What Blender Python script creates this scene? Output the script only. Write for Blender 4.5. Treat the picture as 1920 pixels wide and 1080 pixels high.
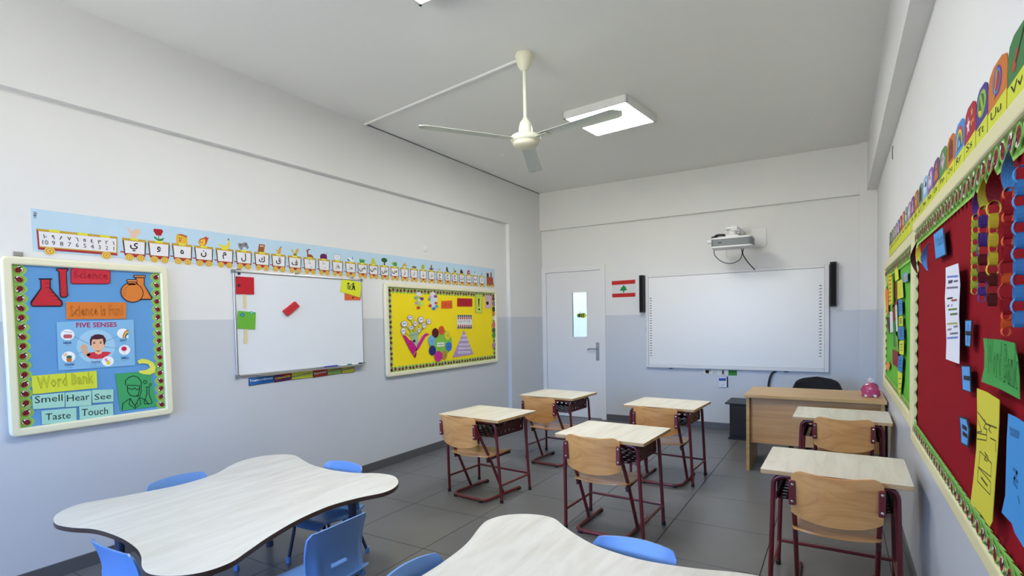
import bpy, bmesh, math, random
from mathutils import Vector, Matrix
for o_ in list(bpy.data.objects): bpy.data.objects.remove(o_)
S = bpy.context.scene
C = S.collection
random.seed(7)
PI = math.pi
# ------------------------------------------------------------------ camera
cam_d = bpy.data.cameras.new('camera'); cam = bpy.data.objects.new('camera', cam_d); C.objects.link(cam)
yaw, pit, rol = -0.5438, -0.0388, -0.0187
cy_, sy_ = math.cos(yaw), math.sin(yaw)
F_ = Vector((sy_*math.cos(pit), cy_*math.cos(pit), math.sin(pit)))
R0 = Vector((cy_, -sy_, 0)); U0 = R0.cross(F_)
R_ = R0*math.cos(rol) + U0*math.sin(rol); U_ = -R0*math.sin(rol) + U0*math.cos(rol)
cam.matrix_world = Matrix(((R_.x, U_.x, -F_.x, 3.7098), (R_.y, U_.y, -F_.y, 0.0), (R_.z, U_.z, -F_.z, 1.3755), (0, 0, 0, 1)))
cam_d.sensor_width = 36; cam_d.lens = 1015.08/1920*36; cam_d.shift_y = 100/1920
cam_d.clip_start = 0.02
S.camera = cam
# ------------------------------------------------------------------ world, exposure
S.view_settings.view_transform = 'Standard'; S.view_settings.look = 'None'
S.view_settings.gamma = 1; S.view_settings.use_curve_mapping = False
S.view_settings.exposure = 0.30
w = bpy.data.worlds.new('sky'); S.world = w; w.use_nodes = True
nt = w.node_tree; bg = nt.nodes['Background']
tc = nt.nodes.new('ShaderNodeTexCoord'); sp = nt.nodes.new('ShaderNodeSeparateXYZ')
nt.links.new(tc.outputs['Generated'], sp.inputs[0])
cr = nt.nodes.new('ShaderNodeValToRGB'); nt.links.new(sp.outputs['Z'], cr.inputs[0])
mr = cr.color_ramp; mr.interpolation = 'LINEAR'
mr.elements[0].position = 0.0; mr.elements[0].color = (0.72, 0.69, 0.60, 1)
mr.elements[1].position = 0.04; mr.elements[1].color = (0.30, 0.58, 1.2, 1)
e_ = mr.elements.new(1.0); e_.color = (0.20, 0.42, 1.0, 1)
nt.links.new(cr.outputs[0], bg.inputs['Color']); bg.inputs['Strength'].default_value = 14.0
W, D, H, Y0 = 4.045, 6.93, 3.168, -2.6
# window opening in the wall behind the camera (daylight enters here)
WX0, WX1, WZ0, WZ1 = 0.12, 2.50, 0.85, 2.60
pl = bpy.data.lights.new('window_portal', 'AREA'); pl.shape = 'RECTANGLE'; pl.size = WX1-WX0; pl.size_y = WZ1-WZ0
pl.cycles.is_portal = True
po = bpy.data.objects.new('window_portal', pl); C.objects.link(po)
po.location = ((WX0+WX1)/2, Y0-0.10, (WZ0+WZ1)/2); po.rotation_euler = (PI/2, 0, 0)
LAMP_E = 32.0
# ------------------------------------------------------------------ materials
MATS = {}
def mat(name, col, rough=0.6, spec=0.5, metal=0.0, noise=0.0, nscale=20, bump=0.0, bscale=200, emit=None, trans=0.0, coat=0.0, alpha=None):
    if name in MATS: return MATS[name]
    m = bpy.data.materials.new(name); m.use_nodes = True; MATS[name] = m
    n = m.node_tree; b = n.nodes['Principled BSDF']
    b.inputs['Base Color'].default_value = (*col, 1); b.inputs['Roughness'].default_value = rough
    b.inputs['Specular IOR Level'].default_value = spec; b.inputs['Metallic'].default_value = metal
    if coat: b.inputs['Coat Weight'].default_value = coat
    if trans: b.inputs['Transmission Weight'].default_value = trans
    if alpha is not None: b.inputs['Alpha'].default_value = alpha
    if emit:
        b.inputs['Emission Color'].default_value = (*emit[:3], 1); b.inputs['Emission Strength'].default_value = emit[3]
    if noise or bump:
        t = n.nodes.new('ShaderNodeTexCoord')
    if noise:
        x = n.nodes.new('ShaderNodeTexNoise'); x.inputs['Scale'].default_value = nscale; x.inputs['Detail'].default_value = 4
        n.links.new(t.outputs['Object'], x.inputs['Vector'])
        mx = n.nodes.new('ShaderNodeMix'); mx.data_type = 'RGBA'
        mx.inputs['A'].default_value = (*[c*(1-noise) for c in col], 1); mx.inputs['B'].default_value = (*[min(1, c*(1+noise)) for c in col], 1)
        n.links.new(x.outputs['Fac'], mx.inputs['Factor']); n.links.new(mx.outputs['Result'], b.inputs['Base Color'])
    if bump:
        y = n.nodes.new('ShaderNodeTexNoise'); y.inputs['Scale'].default_value = bscale
        n.links.new(t.outputs['Object'], y.inputs['Vector'])
        bp = n.nodes.new('ShaderNodeBump'); bp.inputs['Strength'].default_value = bump; bp.inputs['Distance'].default_value = 0.002
        n.links.new(y.outputs['Fac'], bp.inputs['Height']); n.links.new(bp.outputs['Normal'], b.inputs['Normal'])
    return m
def sr(r, g, b):
    f = lambda c: c/255/12.92 if c <= 10 else ((c/255+0.055)/1.055)**2.4
    return (f(r), f(g), f(b))
def wood(name, c1, c2, rough=0.4, axis='X', scale=9.0, stretch=0.12, dist=3.0, coat=0.0):
    if name in MATS: return MATS[name]
    m = bpy.data.materials.new(name); m.use_nodes = True; MATS[name] = m
    n = m.node_tree; b = n.nodes['Principled BSDF']; b.inputs['Roughness'].default_value = rough
    if coat: b.inputs['Coat Weight'].default_value = coat; b.inputs['Coat Roughness'].default_value = 0.2
    t = n.nodes.new('ShaderNodeTexCoord'); mp = n.nodes.new('ShaderNodeMapping')
    n.links.new(t.outputs['Object'], mp.inputs['Vector'])
    mp.inputs['Scale'].default_value = {'X': (stretch, 1, 1), 'Y': (1, stretch, 1), 'Z': (1, 1, stretch)}[axis]
    x = n.nodes.new('ShaderNodeTexNoise'); x.inputs['Scale'].default_value = scale; x.inputs['Detail'].default_value = 6
    x.inputs['Distortion'].default_value = dist; x.inputs['Roughness'].default_value = 0.6
    n.links.new(mp.outputs[0], x.inputs['Vector'])
    r = n.nodes.new('ShaderNodeValToRGB'); n.links.new(x.outputs['Fac'], r.inputs[0])
    r.color_ramp.elements[0].position = 0.32; r.color_ramp.elements[0].color = (*c1, 1)
    r.color_ramp.elements[1].position = 0.62; r.color_ramp.elements[1].color = (*c2, 1)
    n.links.new(r.outputs[0], b.inputs['Base Color'])
    return m
def wall_paint():
    m = bpy.data.materials.new('two_tone_wall_paint'); m.use_nodes = True
    n = m.node_tree; b = n.nodes['Principled BSDF']
    g = n.nodes.new('ShaderNodeNewGeometry'); s = n.nodes.new('ShaderNodeSeparateXYZ'); n.links.new(g.outputs['Position'], s.inputs[0])
    c = n.nodes.new('ShaderNodeMath'); c.operation = 'GREATER_THAN'; c.inputs[1].default_value = 1.4184; n.links.new(s.outputs['Z'], c.inputs[0])
    mx = n.nodes.new('ShaderNodeMix'); mx.data_type = 'RGBA'
    mx.inputs['A'].default_value = (0.62, 0.645, 0.678, 1); mx.inputs['B'].default_value = (0.80, 0.80, 0.785, 1)
    n.links.new(c.outputs[0], mx.inputs['Factor'])
    x = n.nodes.new('ShaderNodeTexNoise'); x.inputs['Scale'].default_value = 1.7; x.inputs['Detail'].default_value = 5
    n.links.new(g.outputs['Position'], x.inputs['Vector'])
    mv = n.nodes.new('ShaderNodeMapRange'); mv.inputs['To Min'].default_value = 0.96; mv.inputs['To Max'].default_value = 1.03
    n.links.new(x.outputs['Fac'], mv.inputs['Value'])
    hs = n.nodes.new('ShaderNodeHueSaturation'); n.links.new(mx.outputs['Result'], hs.inputs['Color']); n.links.new(mv.outputs[0], hs.inputs['Value'])
    n.links.new(hs.outputs[0], b.inputs['Base Color'])
    r = n.nodes.new('ShaderNodeMapRange'); r.inputs['To Min'].default_value = 0.32; r.inputs['To Max'].default_value = 0.6
    n.links.new(c.outputs[0], r.inputs['Value']); n.links.new(r.outputs[0], b.inputs['Roughness'])
    y = n.nodes.new('ShaderNodeTexNoise'); y.inputs['Scale'].default_value = 60
    n.links.new(g.outputs['Position'], y.inputs['Vector'])
    bp = n.nodes.new('ShaderNodeBump'); bp.inputs['Strength'].default_value = 0.12; bp.inputs['Distance'].default_value = 0.003
    n.links.new(y.outputs['Fac'], bp.inputs['Height']); n.links.new(bp.outputs['Normal'], b.inputs['Normal'])
    return m
PAINT = wall_paint()
CEIL = mat('ceiling_paint', (0.88, 0.88, 0.855), 0.85, bump=0.1, bscale=40)
TILE = mat('grey_floor_tile', (0.135, 0.135, 0.138), 0.33, noise=0.12, nscale=6, bump=0.05, bscale=90)
GROUT = mat('dark_grout', (0.03, 0.03, 0.03), 0.9)
SKIRT = mat('grey_skirting_tile', (0.10, 0.10, 0.105), 0.35, noise=0.1, nscale=5)
LAMI = wood('pale_laminate', sr(210, 204, 186), sr(226, 221, 204), 0.38, 'Y', 14, 0.1, 1.5)
LAMI2 = wood('pale_maple_laminate', sr(204, 200, 188), sr(220, 218, 209), 0.36, 'Y', 7, 0.16, 2.5)
EDGE = wood('beech_edge_band', sr(176, 138, 92), sr(205, 170, 120), 0.45, 'X', 12)
PLY = wood('beech_plywood', sr(196, 130, 66), sr(228, 168, 100), 0.32, 'X', 7, 0.25, 2.2, coat=0.2)
DESKW = wood('oak_desk', sr(186, 146, 86), sr(206, 168, 108), 0.38, 'X', 16, 0.06, 1.0)
DESKP = wood('oak_panel', sr(202, 148, 88), sr(224, 172, 112), 0.4, 'X', 16, 0.06, 1.0)
REDM = mat('oxblood_metal', sr(104, 22, 30), 0.32, 0.6, coat=0.3)
REDD = mat('dark_red_metal', sr(72, 18, 24), 0.4, 0.5)
BLKP = mat('black_plastic', (0.012, 0.012, 0.013), 0.45)
BLKF = mat('black_fabric', (0.01, 0.01, 0.012), 0.9)
WHTP = mat('white_plastic', (0.78, 0.78, 0.77), 0.35)
WHTM = mat('white_enamel', (0.80, 0.80, 0.78), 0.3)
CREAM = mat('cream_plastic', sr(232, 230, 205), 0.35)
CREAM2 = mat('cream_enamel', sr(226, 228, 208), 0.35)
BLADE = mat('fan_blade_enamel', sr(206, 212, 200), 0.35)
STEEL = mat('brushed_steel', (0.42, 0.42, 0.42), 0.3, metal=1.0)
ALU = mat('aluminium', (0.62, 0.63, 0.65), 0.32, metal=1.0)
CHROME = mat('screw_chrome', (0.8, 0.8, 0.8), 0.2, metal=1.0)
DKBAND = mat('dark_brown_edge', sr(70, 52, 40), 0.4)
BLUEP = mat('blue_plastic', sr(104, 148, 208), 0.36, 0.5, coat=0.1)
BLUEL = mat('light_blue_plastic', sr(92, 160, 225), 0.38, 0.5, coat=0.1)
LEGB = mat('dark_blue_metal', sr(52, 60, 84), 0.4, 0.5)
DOORM = mat('door_enamel', (0.82, 0.82, 0.81), 0.32)
WBRD = mat('whiteboard_enamel', (0.80, 0.84, 0.88), 0.16, 0.5)
SBRD = mat('smartboard_surface', (0.87, 0.87, 0.85), 0.3)
GLASS = mat('pane_glass', (0.85, 0.93, 0.97), 0.03, trans=1.0)
GRY = mat('projector_grey', sr(120, 126, 128), 0.5)
def flat(c, rough=0.75):
    if isinstance(c, str): c = tuple(int(c[i:i+2], 16) for i in (0, 2, 4))
    k = 'paper_%02x%02x%02x' % tuple(c)
    return mat(k, sr(*c), rough, 0.3)
# ------------------------------------------------------------------ mesh helpers
class MB:
    def __init__(s): s.v = []; s.f = []; s.m = []; s.cm = 0
    def mi(s, i): s.cm = i; return s
    def add(s, vs, fs):
        o = len(s.v); s.v += [tuple(p) for p in vs]; s.f += [tuple(i+o for i in q) for q in fs]; s.m += [s.cm]*len(fs)
        return s
    def box(s, x0, x1, y0, y1, z0, z1):
        return s.add([(x0,y0,z0),(x1,y0,z0),(x1,y1,z0),(x0,y1,z0),(x0,y0,z1),(x1,y0,z1),(x1,y1,z1),(x0,y1,z1)],
                     [(0,3,2,1),(4,5,6,7),(0,1,5,4),(1,2,6,5),(2,3,7,6),(3,0,4,7)])
    def prism(s, poly, fn, d0, d1, side=None):
        n = len(poly)
        vs = [fn(a, b, d0) for a, b in poly] + [fn(a, b, d1) for a, b in poly]
        s.add(vs, [tuple(range(n-1, -1, -1)), tuple(range(n, 2*n))])
        o = s.cm
        if side is not None: s.cm = side
        k = len(s.v)-2*n
        for i in range(n):
            j = (i+1) % n; s.f.append((k+i, k+j, k+n+j, k+n+i)); s.m.append(s.cm)
        s.cm = o
        return s
    def tube(s, path, r, n=10, closed=False, caps=True, r2=None):
        P = [Vector(p) for p in path]; N = len(P); rings = []
        up = None
        for i, p in enumerate(P):
            if closed: t = (P[(i+1) % N]-P[i-1])
            else: t = (P[min(i+1, N-1)]-P[max(i-1, 0)])
            t.normalize()
            if up is None: up = Vector((0, 0, 1)) if abs(t.z) < 0.9 else Vector((1, 0, 0))
            a = t.cross(up).normalized(); b = a.cross(t).normalized(); up = b
            rr = r if r2 is None else r+(r2-r)*i/(N-1)
            rings.append([p+a*rr*math.cos(2*PI*k/n)+b*rr*math.sin(2*PI*k/n) for k in range(n)])
        vs = [q for rg in rings for q in rg]; fs = []
        for i in range(N if closed else N-1):
            j = (i+1) % N
            for k in range(n):
                l = (k+1) % n; fs.append((i*n+k, j*n+k, j*n+l, i*n+l))
        if caps and not closed:
            fs.append(tuple(range(n))); fs.append(tuple((N-1)*n+k for k in range(n-1, -1, -1)))
        return s.add(vs, fs)
    def lathe(s, prof, cx=0, cy=0, n=28, caps=True):
        vs = [(cx+r*math.cos(2*PI*k/n), cy+r*math.sin(2*PI*k/n), z) for r, z in prof for k in range(n)]; fs = []
        for i in range(len(prof)-1):
            for k in range(n):
                l = (k+1) % n; fs.append((i*n+k, i*n+l, (i+1)*n+l, (i+1)*n+k))
        if caps:
            fs.append(tuple(range(n-1, -1, -1))); fs.append(tuple((len(prof)-1)*n+k for k in range(n)))
        return s.add(vs, fs)
    def grid(s, rows, thick=None):
        """rows: list of equally long lists of points -> sheet, optionally with thickness vector function"""
        R, K = len(rows), len(rows[0])
        if thick is None:
            return s.add([p for r in rows for p in r], [(i*K+k, i*K+k+1, (i+1)*K+k+1, (i+1)*K+k) for i in range(R-1) for k in range(K-1)])
        A = [Vector(p) for r in rows for p in r]
        nr = []
        for i in range(R):
            for k in range(K):
                du = A[i*K+min(k+1, K-1)]-A[i*K+max(k-1, 0)]; dv = A[min(i+1, R-1)*K+k]-A[max(i-1, 0)*K+k]
                nr.append(du.cross(dv).normalized())
        B = [a+n_*thick for a, n_ in zip(A, nr)]
        n0 = R*K; fs = []
        for i in range(R-1):
            for k in range(K-1):
                q = (i*K+k, i*K+k+1, (i+1)*K+k+1, (i+1)*K+k)
                fs.append(q[::-1]); fs.append(tuple(j+n0 for j in q))
        bd = [k for k in range(K)]+[i*K+K-1 for i in range(1, R)]+[(R-1)*K+k for k in range(K-2, -1, -1)]+[i*K for i in range(R-2, 0, -1)]
        for i in range(len(bd)):
            a, b = bd[i], bd[(i+1) % len(bd)]; fs.append((a, b, b+n0, a+n0))
        return s.add(A+B, fs)
    def build(s, name, mats, parent=None, smooth=None, bevel=0, seg=2, loc=None):
        me = bpy.data.meshes.new(name); me.from_pydata(s.v, [], s.f)
        for m in (mats if isinstance(mats, (list, tuple)) else [mats]): me.materials.append(m)
        me.polygons.foreach_set('material_index', s.m)
        bm = bmesh.new(); bm.from_mesh(me); bmesh.ops.recalc_face_normals(bm, faces=bm.faces); bm.to_mesh(me); bm.free()
        if smooth is not None:
            me.polygons.foreach_set('use_smooth', [True]*len(me.polygons)); me.set_sharp_from_angle(angle=math.radians(smooth))
        me.update()
        return link(name, me, parent, bevel, seg, loc)
def link(name, me, parent=None, bevel=0, seg=2, loc=None):
    o = bpy.data.objects.new(name, me); C.objects.link(o)
    if parent is not None: o.parent = parent
    if loc: o.location = loc
    if bevel:
        b = o.modifiers.new('bevel', 'BEVEL'); b.width = bevel; b.segments = seg; b.limit_method = 'ANGLE'; b.angle_limit = math.radians(50)
        b.harden_normals = False
    return o
def tag(o, label, cat, group=None, kind=None):
    o['label'] = label; o['category'] = cat
    if group: o['group'] = group
    if kind: o['kind'] = kind
    return o
def thing(name, label, cat, loc=(0, 0, 0), rz=0, group=None):
    o = bpy.data.objects.new(name, None); o.empty_display_size = 0.1; C.objects.link(o)
    o.location = loc; o.rotation_euler = (0, 0, rz)
    return tag(o, label, cat, group)
def struct(o): o['kind'] = 'structure'; return o
def dup(root, loc, rz, label, group=None):
    r = root.copy(); C.objects.link(r); r.location = loc; r.rotation_euler = (0, 0, rz); r['label'] = label
    for ch in list(root.children):
        c = ch.copy(); C.objects.link(c); c.parent = r
        for g in ch.children:
            d = g.copy(); C.objects.link(d); d.parent = c
    return r
# wall planes: (a, b, d) -> world; a runs to the viewer's right, b is height, d is the distance off the wall
FN = {'L': lambda a, b, d: (d, a, b), 'B': lambda a, b, d: (a, D-d, b), 'R': lambda a, b, d: (W-d, a, b)}
def rect(a0, b0, a1, b1): return [(a0, b0), (a1, b0), (a1, b1), (a0, b1)]
def wbox(m, wall, a0, b0, a1, b1, d0, d1): return m.prism(rect(a0, b0, a1, b1), FN[wall], d0, d1)
def arc(cx, cy, r, a0, a1, n): return [(cx+r*math.cos(a0+(a1-a0)*i/n), cy+r*math.sin(a0+(a1-a0)*i/n)) for i in range(n+1)]
def rrect(a0, b0, a1, b1, r, n=4):
    return arc(a1-r, b1-r, r, 0, PI/2, n)+arc(a0+r, b1-r, r, PI/2, PI, n)+arc(a0+r, b0+r, r, PI, 1.5*PI, n)+arc(a1-r, b0+r, r, 1.5*PI, 2*PI, n)
def bend(path, r, n=5):
    """round the inner corners of a polyline"""
    P = [Vector(p) for p in path]; out = [P[0]]
    for i in range(1, len(P)-1):
        a, b, c = P[i-1], P[i], P[i+1]; u = (a-b).normalized(); v = (c-b).normalized()
        rr = min(r, (a-b).length*0.49, (c-b).length*0.49)
        for k in range(n+1):
            t = k/n; out.append((b+u*rr)*(1-t)**2 + b*2*t*(1-t) + (b+v*rr)*t*t)
    out.append(P[-1]); return out
def crom(pts, n=6, closed=True):
    out = []; N = len(pts)
    for i in range(N if closed else N-1):
        g = lambda k: Vector(pts[k % N]) if closed else Vector(pts[max(0, min(N-1, k))])
        p0, p1, p2, p3 = g(i-1), g(i), g(i+1), g(i+2)
        for k in range(n):
            t = k/n
            out.append(tuple(0.5*((2*p1)+(p2-p0)*t+(2*p0-5*p1+4*p2-p3)*t*t+(3*p1-p0-3*p2+p3)*t**3)))
    if not closed: out.append(tuple(pts[-1]))
    return out

# ================================================================== ROOM
# floor: grout bed + tiles 60 cm
T = 0.6; GX, GY = 2.755, 4.88
fl = struct(MB().box(-0.2, W+0.2, Y0-0.2, D+0.2, -0.12, -0.006).build('floor', GROUT))
tile_cache = {}
xs = [GX+(i)*T for i in range(-6, 4)]; ys = [GY+i*T for i in range(-12, 5)]
for x in xs:
    for y in ys:
        a0, a1 = max(x, 0.0), min(x+T, W); b0, b1 = max(y, Y0), min(y+T, D)
        if a1-a0 < 0.02 or b1-b0 < 0.02: continue
        k = (round(a1-a0, 3), round(b1-b0, 3)); g = 0.0014
        if k not in tile_cache:
            m = MB(); w2, h2 = k[0]/2-g, k[1]/2-g; e = 0.0012
            m.add([(-w2, -h2, -0.006), (w2, -h2, -0.006), (w2, h2, -0.006), (-w2, h2, -0.006), (-w2+e, -h2+e, 0), (w2-e, -h2+e, 0), (w2-e, h2-e, 0), (-w2+e, h2-e, 0)],
                  [(3, 2, 1, 0), (4, 5, 6, 7), (0, 1, 5, 4), (1, 2, 6, 5), (2, 3, 7, 6), (3, 0, 4, 7)])
            tile_cache[k] = m.build('floor_tile', TILE, fl); o = tile_cache[k]
        else:
            o = tile_cache[k].copy(); C.objects.link(o); o.parent = fl
        o.location = ((a0+a1)/2, (b0+b1)/2, random.uniform(-0.0003, 0))
struct(MB().box(-0.2, W+0.2, Y0-0.2, D+0.2, H, H+0.15).build('ceiling', CEIL))
struct(MB().box(-0.2, 0, Y0-0.2, D+0.2, -0.1, H+0.05).build('wall_left', PAINT))
struct(MB().box(W, W+0.2, Y0-0.2, D+0.2, -0.1, H+0.05).build('wall_right', PAINT))
# back wall with door opening
DX0, DX1, DZ = 0.065, 0.985, 2.085
m = MB(); m.box(-0.2, DX0, D, D+0.2, -0.1, H+0.05); m.box(DX1, W+0.2, D, D+0.2, -0.1, H+0.05); m.box(DX0, DX1, D, D+0.2, DZ, H+0.05)
struct(m.build('wall_back', PAINT))
m = MB(); m.box(-0.2, WX0, Y0-0.2, Y0, -0.1, H+0.05); m.box(WX1, 2.75, Y0-0.2, Y0, -0.1, H+0.05)
m.box(WX0, WX1, Y0-0.2, Y0, -0.1, WZ0); m.box(WX0, WX1, Y0-0.2, Y0, WZ1, H+0.05)
struct(m.build('wall_front', PAINT))
struct(MB().box(2.75, W+0.2, Y0-0.2, -0.55, -0.1, H+0.05).build('wall_front_shade_block', PAINT))   # unseen step added to shade the near right wall; camera stands just in front
# window behind the camera: aluminium frame, sliding panes
wf = struct(MB().box(WX0, WX0+0.05, Y0-0.12, Y0-0.05, WZ0, WZ1).box(WX1-0.05, WX1, Y0-0.12, Y0-0.05, WZ0, WZ1)
            .box(WX0, WX1, Y0-0.12, Y0-0.05, WZ0, WZ0+0.05).box(WX0, WX1, Y0-0.12, Y0-0.05, WZ1-0.05, WZ1)
            .box((WX0+WX1)/2-0.03, (WX0+WX1)/2+0.03, Y0-0.12, Y0-0.05, WZ0, WZ1).build('window_1', ALU))
MB().box(WX0-0.03, WX1+0.03, Y0-0.18, Y0+0.05, WZ0-0.03, WZ0).build('window_sill', WHTP, wf)
# columns and beams
struct(MB().box(-0.05, 0.05, 6.03, D+0.1, -0.05, H+0.02).build('trim_1', PAINT))           # column, far left corner
struct(MB().box(-0.05, 0.05, Y0-0.1, 6.03, 2.625, H+0.02).build('trim_2', PAINT))          # beam along left wall
struct(MB().box(0.05, 3.89, D-0.055, D+0.1, 2.640, H+0.02).build('trim_3', PAINT))         # beam along back wall
struct(MB().box(3.89, W+0.05, 6.83, D+0.1, -0.05, H+0.02).build('trim_4', PAINT))          # column, far right corner
struct(MB().box(3.955, W+0.05, -0.56, 6.83, 2.665, H+0.02).build('trim_5', PAINT))        # beam along right wall
# skirting: tiles stand 1 cm off the wall
def skirt(name, segs, wall):
    p = struct(MB().prism(rect(min(s[0] for s in segs), 0, max(s[1] for s in segs), 0.074), FN[wall], -0.01, segs[0][2]+0.004).build(name, GROUT))
    for a0, a1, d in segs:
        a = a0
        while a < a1-0.01:
            b = min(a+0.6, a1)
            MB().prism(rect(a+0.001, 0.001, b-0.001, 0.078), FN[wall], d, d+0.011).build('skirting_tile', SKIRT, p); a = b
    return p
skirt('baseboard_left', [(Y0, 6.03, 0.0)], 'L'); skirt('baseboard_column', [(6.018, 6.918, 0.05)], 'L')
skirt('baseboard_back', [(1.005, 3.89, 0.0)], 'B'); skirt('baseboard_right', [(-0.55, 6.83, 0.0)], 'R')
# door
dr = struct(MB().box(DX0-0.018, DX0+0.045, D-0.018, D+0.12, 0, DZ-0.045).box(DX1-0.045, DX1+0.022, D-0.018, D+0.12, 0, DZ-0.045).box(DX0-0.018, DX1+0.022, D-0.018, D+0.12, DZ-0.045, DZ+0.022).build('door_1', DOORM))
gx0, gx1, gz0, gz1 = 0.512, 0.735, 1.125, 1.748
lf = MB(); L0, L1 = DX0+0.048, DX1-0.048; ly0, ly1 = D+0.004, D+0.044
lf.box(L0, gx0, ly0, ly1, 0.006, DZ-0.048); lf.box(gx1, L1, ly0, ly1, 0.006, DZ-0.048)
lf.box(gx0, gx1, ly0, ly1, 0.006, gz0); lf.box(gx0, gx1, ly0, ly1, gz1, DZ-0.048)
lf = lf.build('door_leaf', DOORM, dr)
b = MB(); q = 0.012
b.box(gx0-q, gx0+0.004, ly0-0.006, ly0+0.002, gz0-q, gz1+q).box(gx1-0.004, gx1+q, ly0-0.006, ly0+0.002, gz0-q, gz1+q).box(gx0, gx1, ly0-0.006, ly0+0.002, gz0-q, gz0+0.004).box(gx0, gx1, ly0-0.006, ly0+0.002, gz1-0.004, gz1+q)
b.build('glazing_bead', DOORM, lf)
MB().box(gx0, gx1, ly0+0.015, ly0+0.021, gz0, gz1).build('glass_pane', GLASS, lf)
hd = MB().box(0.862, 0.908, ly0-0.008, ly0, 0.803, 1.052)
hd.tube([(0.886, ly0, 0.963), (0.886, ly0-0.045, 0.963)], 0.009)
hd.tube(bend([(0.886, ly0-0.045, 0.963), (0.84, ly0-0.05, 0.966), (0.79, ly0-0.048, 0.967), (0.751, ly0-0.044, 0.955)], 0.03), 0.008)
hd.build('door_handle', STEEL, dr, smooth=40)
MB().lathe([(0.007, 0), (0.007, 0.02)]).build('keyhole_cover', CHROME, dr, loc=(0.886, ly0-0.012, 0.86)).rotation_euler = (PI/2, 0, 0)
for z in (0.35, 1.03, 1.36, 1.80):
    MB().tube([(L0-0.004, ly0-0.008, z), (L0-0.004, ly0-0.008, z+0.09)], 0.006).build('hinge', WHTM, dr, smooth=40)
# bee sticker on the pane: things on the glass
bee = MB(); yy = ly0+0.013
FB = lambda a, b_, d: (a, yy-d, b_)
bee.prism([(0.672+0.046*math.cos(t*PI/8), 1.425+0.036*math.sin(t*PI/8)) for t in range(16)], FB, 0, 0.001)
bee.mi(2).prism([(0.606+0.030*math.cos(t*PI/6), 1.425+0.026*math.sin(t*PI/6)) for t in range(12)], FB, 0, 0.001)
bee.mi(1)
for x in (0.605, 0.634, 0.662): bee.prism([(x, 1.397), (x+0.012, 1.394), (x+0.026, 1.452), (x+0.014, 1.455)], FB, 0.001, 0.0018)
bee.mi(3).prism([(0.625, 1.452), (0.61, 1.475), (0.63, 1.482), (0.645, 1.455)], FB, 0, 0.001)
tag(bee.build('bee_sticker', [flat('c8d62a'), flat('20201c'), flat('6f8f2a'), flat('dfe8e8')]), 'yellow and black striped bee sticker on the door window', 'sticker')
# corridor behind the door
cw = struct(MB().box(-0.6, 1.7, D+1.6, D+1.7, -0.1, 2.9).build('wall_corridor', PAINT))
struct(MB().box(-0.6, 1.7, D+0.2, D+1.7, -0.12, -0.004).build('floor_corridor', TILE))
struct(MB().box(-0.6, 1.7, D+0.2, D+1.7, 2.9, 3.0).build('ceiling_corridor', CEIL))
struct(MB().box(-0.7, -0.6, D+0.2, D+1.7, -0.1, 3.0).build('wall_corridor_side', PAINT)); struct(MB().box(1.7, 1.8, D+0.2, D+1.7, -0.1, 3.0).build('wall_corridor_end', PAINT))
cl = thing('corridor_light', 'bright corridor ceiling light behind the door glass', 'light', (0.4, D+1.0, 2.895))
MB().box(-0.3, 0.3, -0.1, 0.1, -0.03, 0).build('diffuser', mat('corridor_lamp', (0.9, 0.95, 1), 0.5, emit=(0.8, 0.92, 1.0, 4)), cl)

# ================================================================== CEILING FITTINGS
def panel(x, y, rz, lab):
    t = thing('ceiling_light', lab, 'light', (x, y, H), rz, 'square ceiling light panels')
    s = 0.30; m = MB()
    for a in ((-s, -s+0.02, -s, s), (s-0.02, s, -s, s), (-s, s, -s, -s+0.02), (-s, s, s-0.02, s)): m.box(a[0], a[1], a[2], a[3], -0.06, 0)
    m.box(-s+0.01, s-0.01, -s+0.01, s-0.01, -0.02, 0)
    m.build('frame', WHTM, t, bevel=0.002)
    MB().box(-s+0.02, s-0.02, -s+0.02, s-0.02, -0.057, -0.048).build('diffuser', mat('lamp_panel', (1, 1, 1), 0.5, emit=(1.0, 0.99, 0.96, LAMP_E)), t)
    return t
panel(1.985, 4.585, -0.11, 'square white ceiling light panel beyond the fan blade')
panel(2.03, 2.065, 0, 'square ceiling light panel cut off by the top edge, over the left side')
FX, FY = 1.885, 3.246
fan = thing('ceiling_fan', 'cream three-blade ceiling fan on a long rod', 'fan', (FX, FY, H))
MB().lathe([(0.055, 0), (0.062, -0.012), (0.060, -0.03), (0.045, -0.08), (0.026, -0.105), (0.018, -0.112)]).build('canopy', CREAM, fan, smooth=40)
MB().lathe([(0.0125, -0.10), (0.0125, -0.43)]).build('down_rod', CREAM2, fan, smooth=40)
MB().lathe([(0.015, -0.425), (0.022, -0.438), (0.036, -0.455), (0.044, -0.48), (0.048, -0.51), (0.047, -0.55)]).build('motor_cover', CREAM2, fan, smooth=40)
mo = MB().lathe([(0.050, -0.535), (0.092, -0.545), (0.103, -0.556), (0.104, -0.572), (0.098, -0.584), (0.090, -0.590)]).build('motor', CREAM2, fan, smooth=35)
MB().lathe([(0.090, -0.586), (0.088, -0.602), (0.076, -0.616), (0.045, -0.626), (0.0, -0.629)]).build('motor_cap', CREAM, mo, smooth=60)
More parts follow.
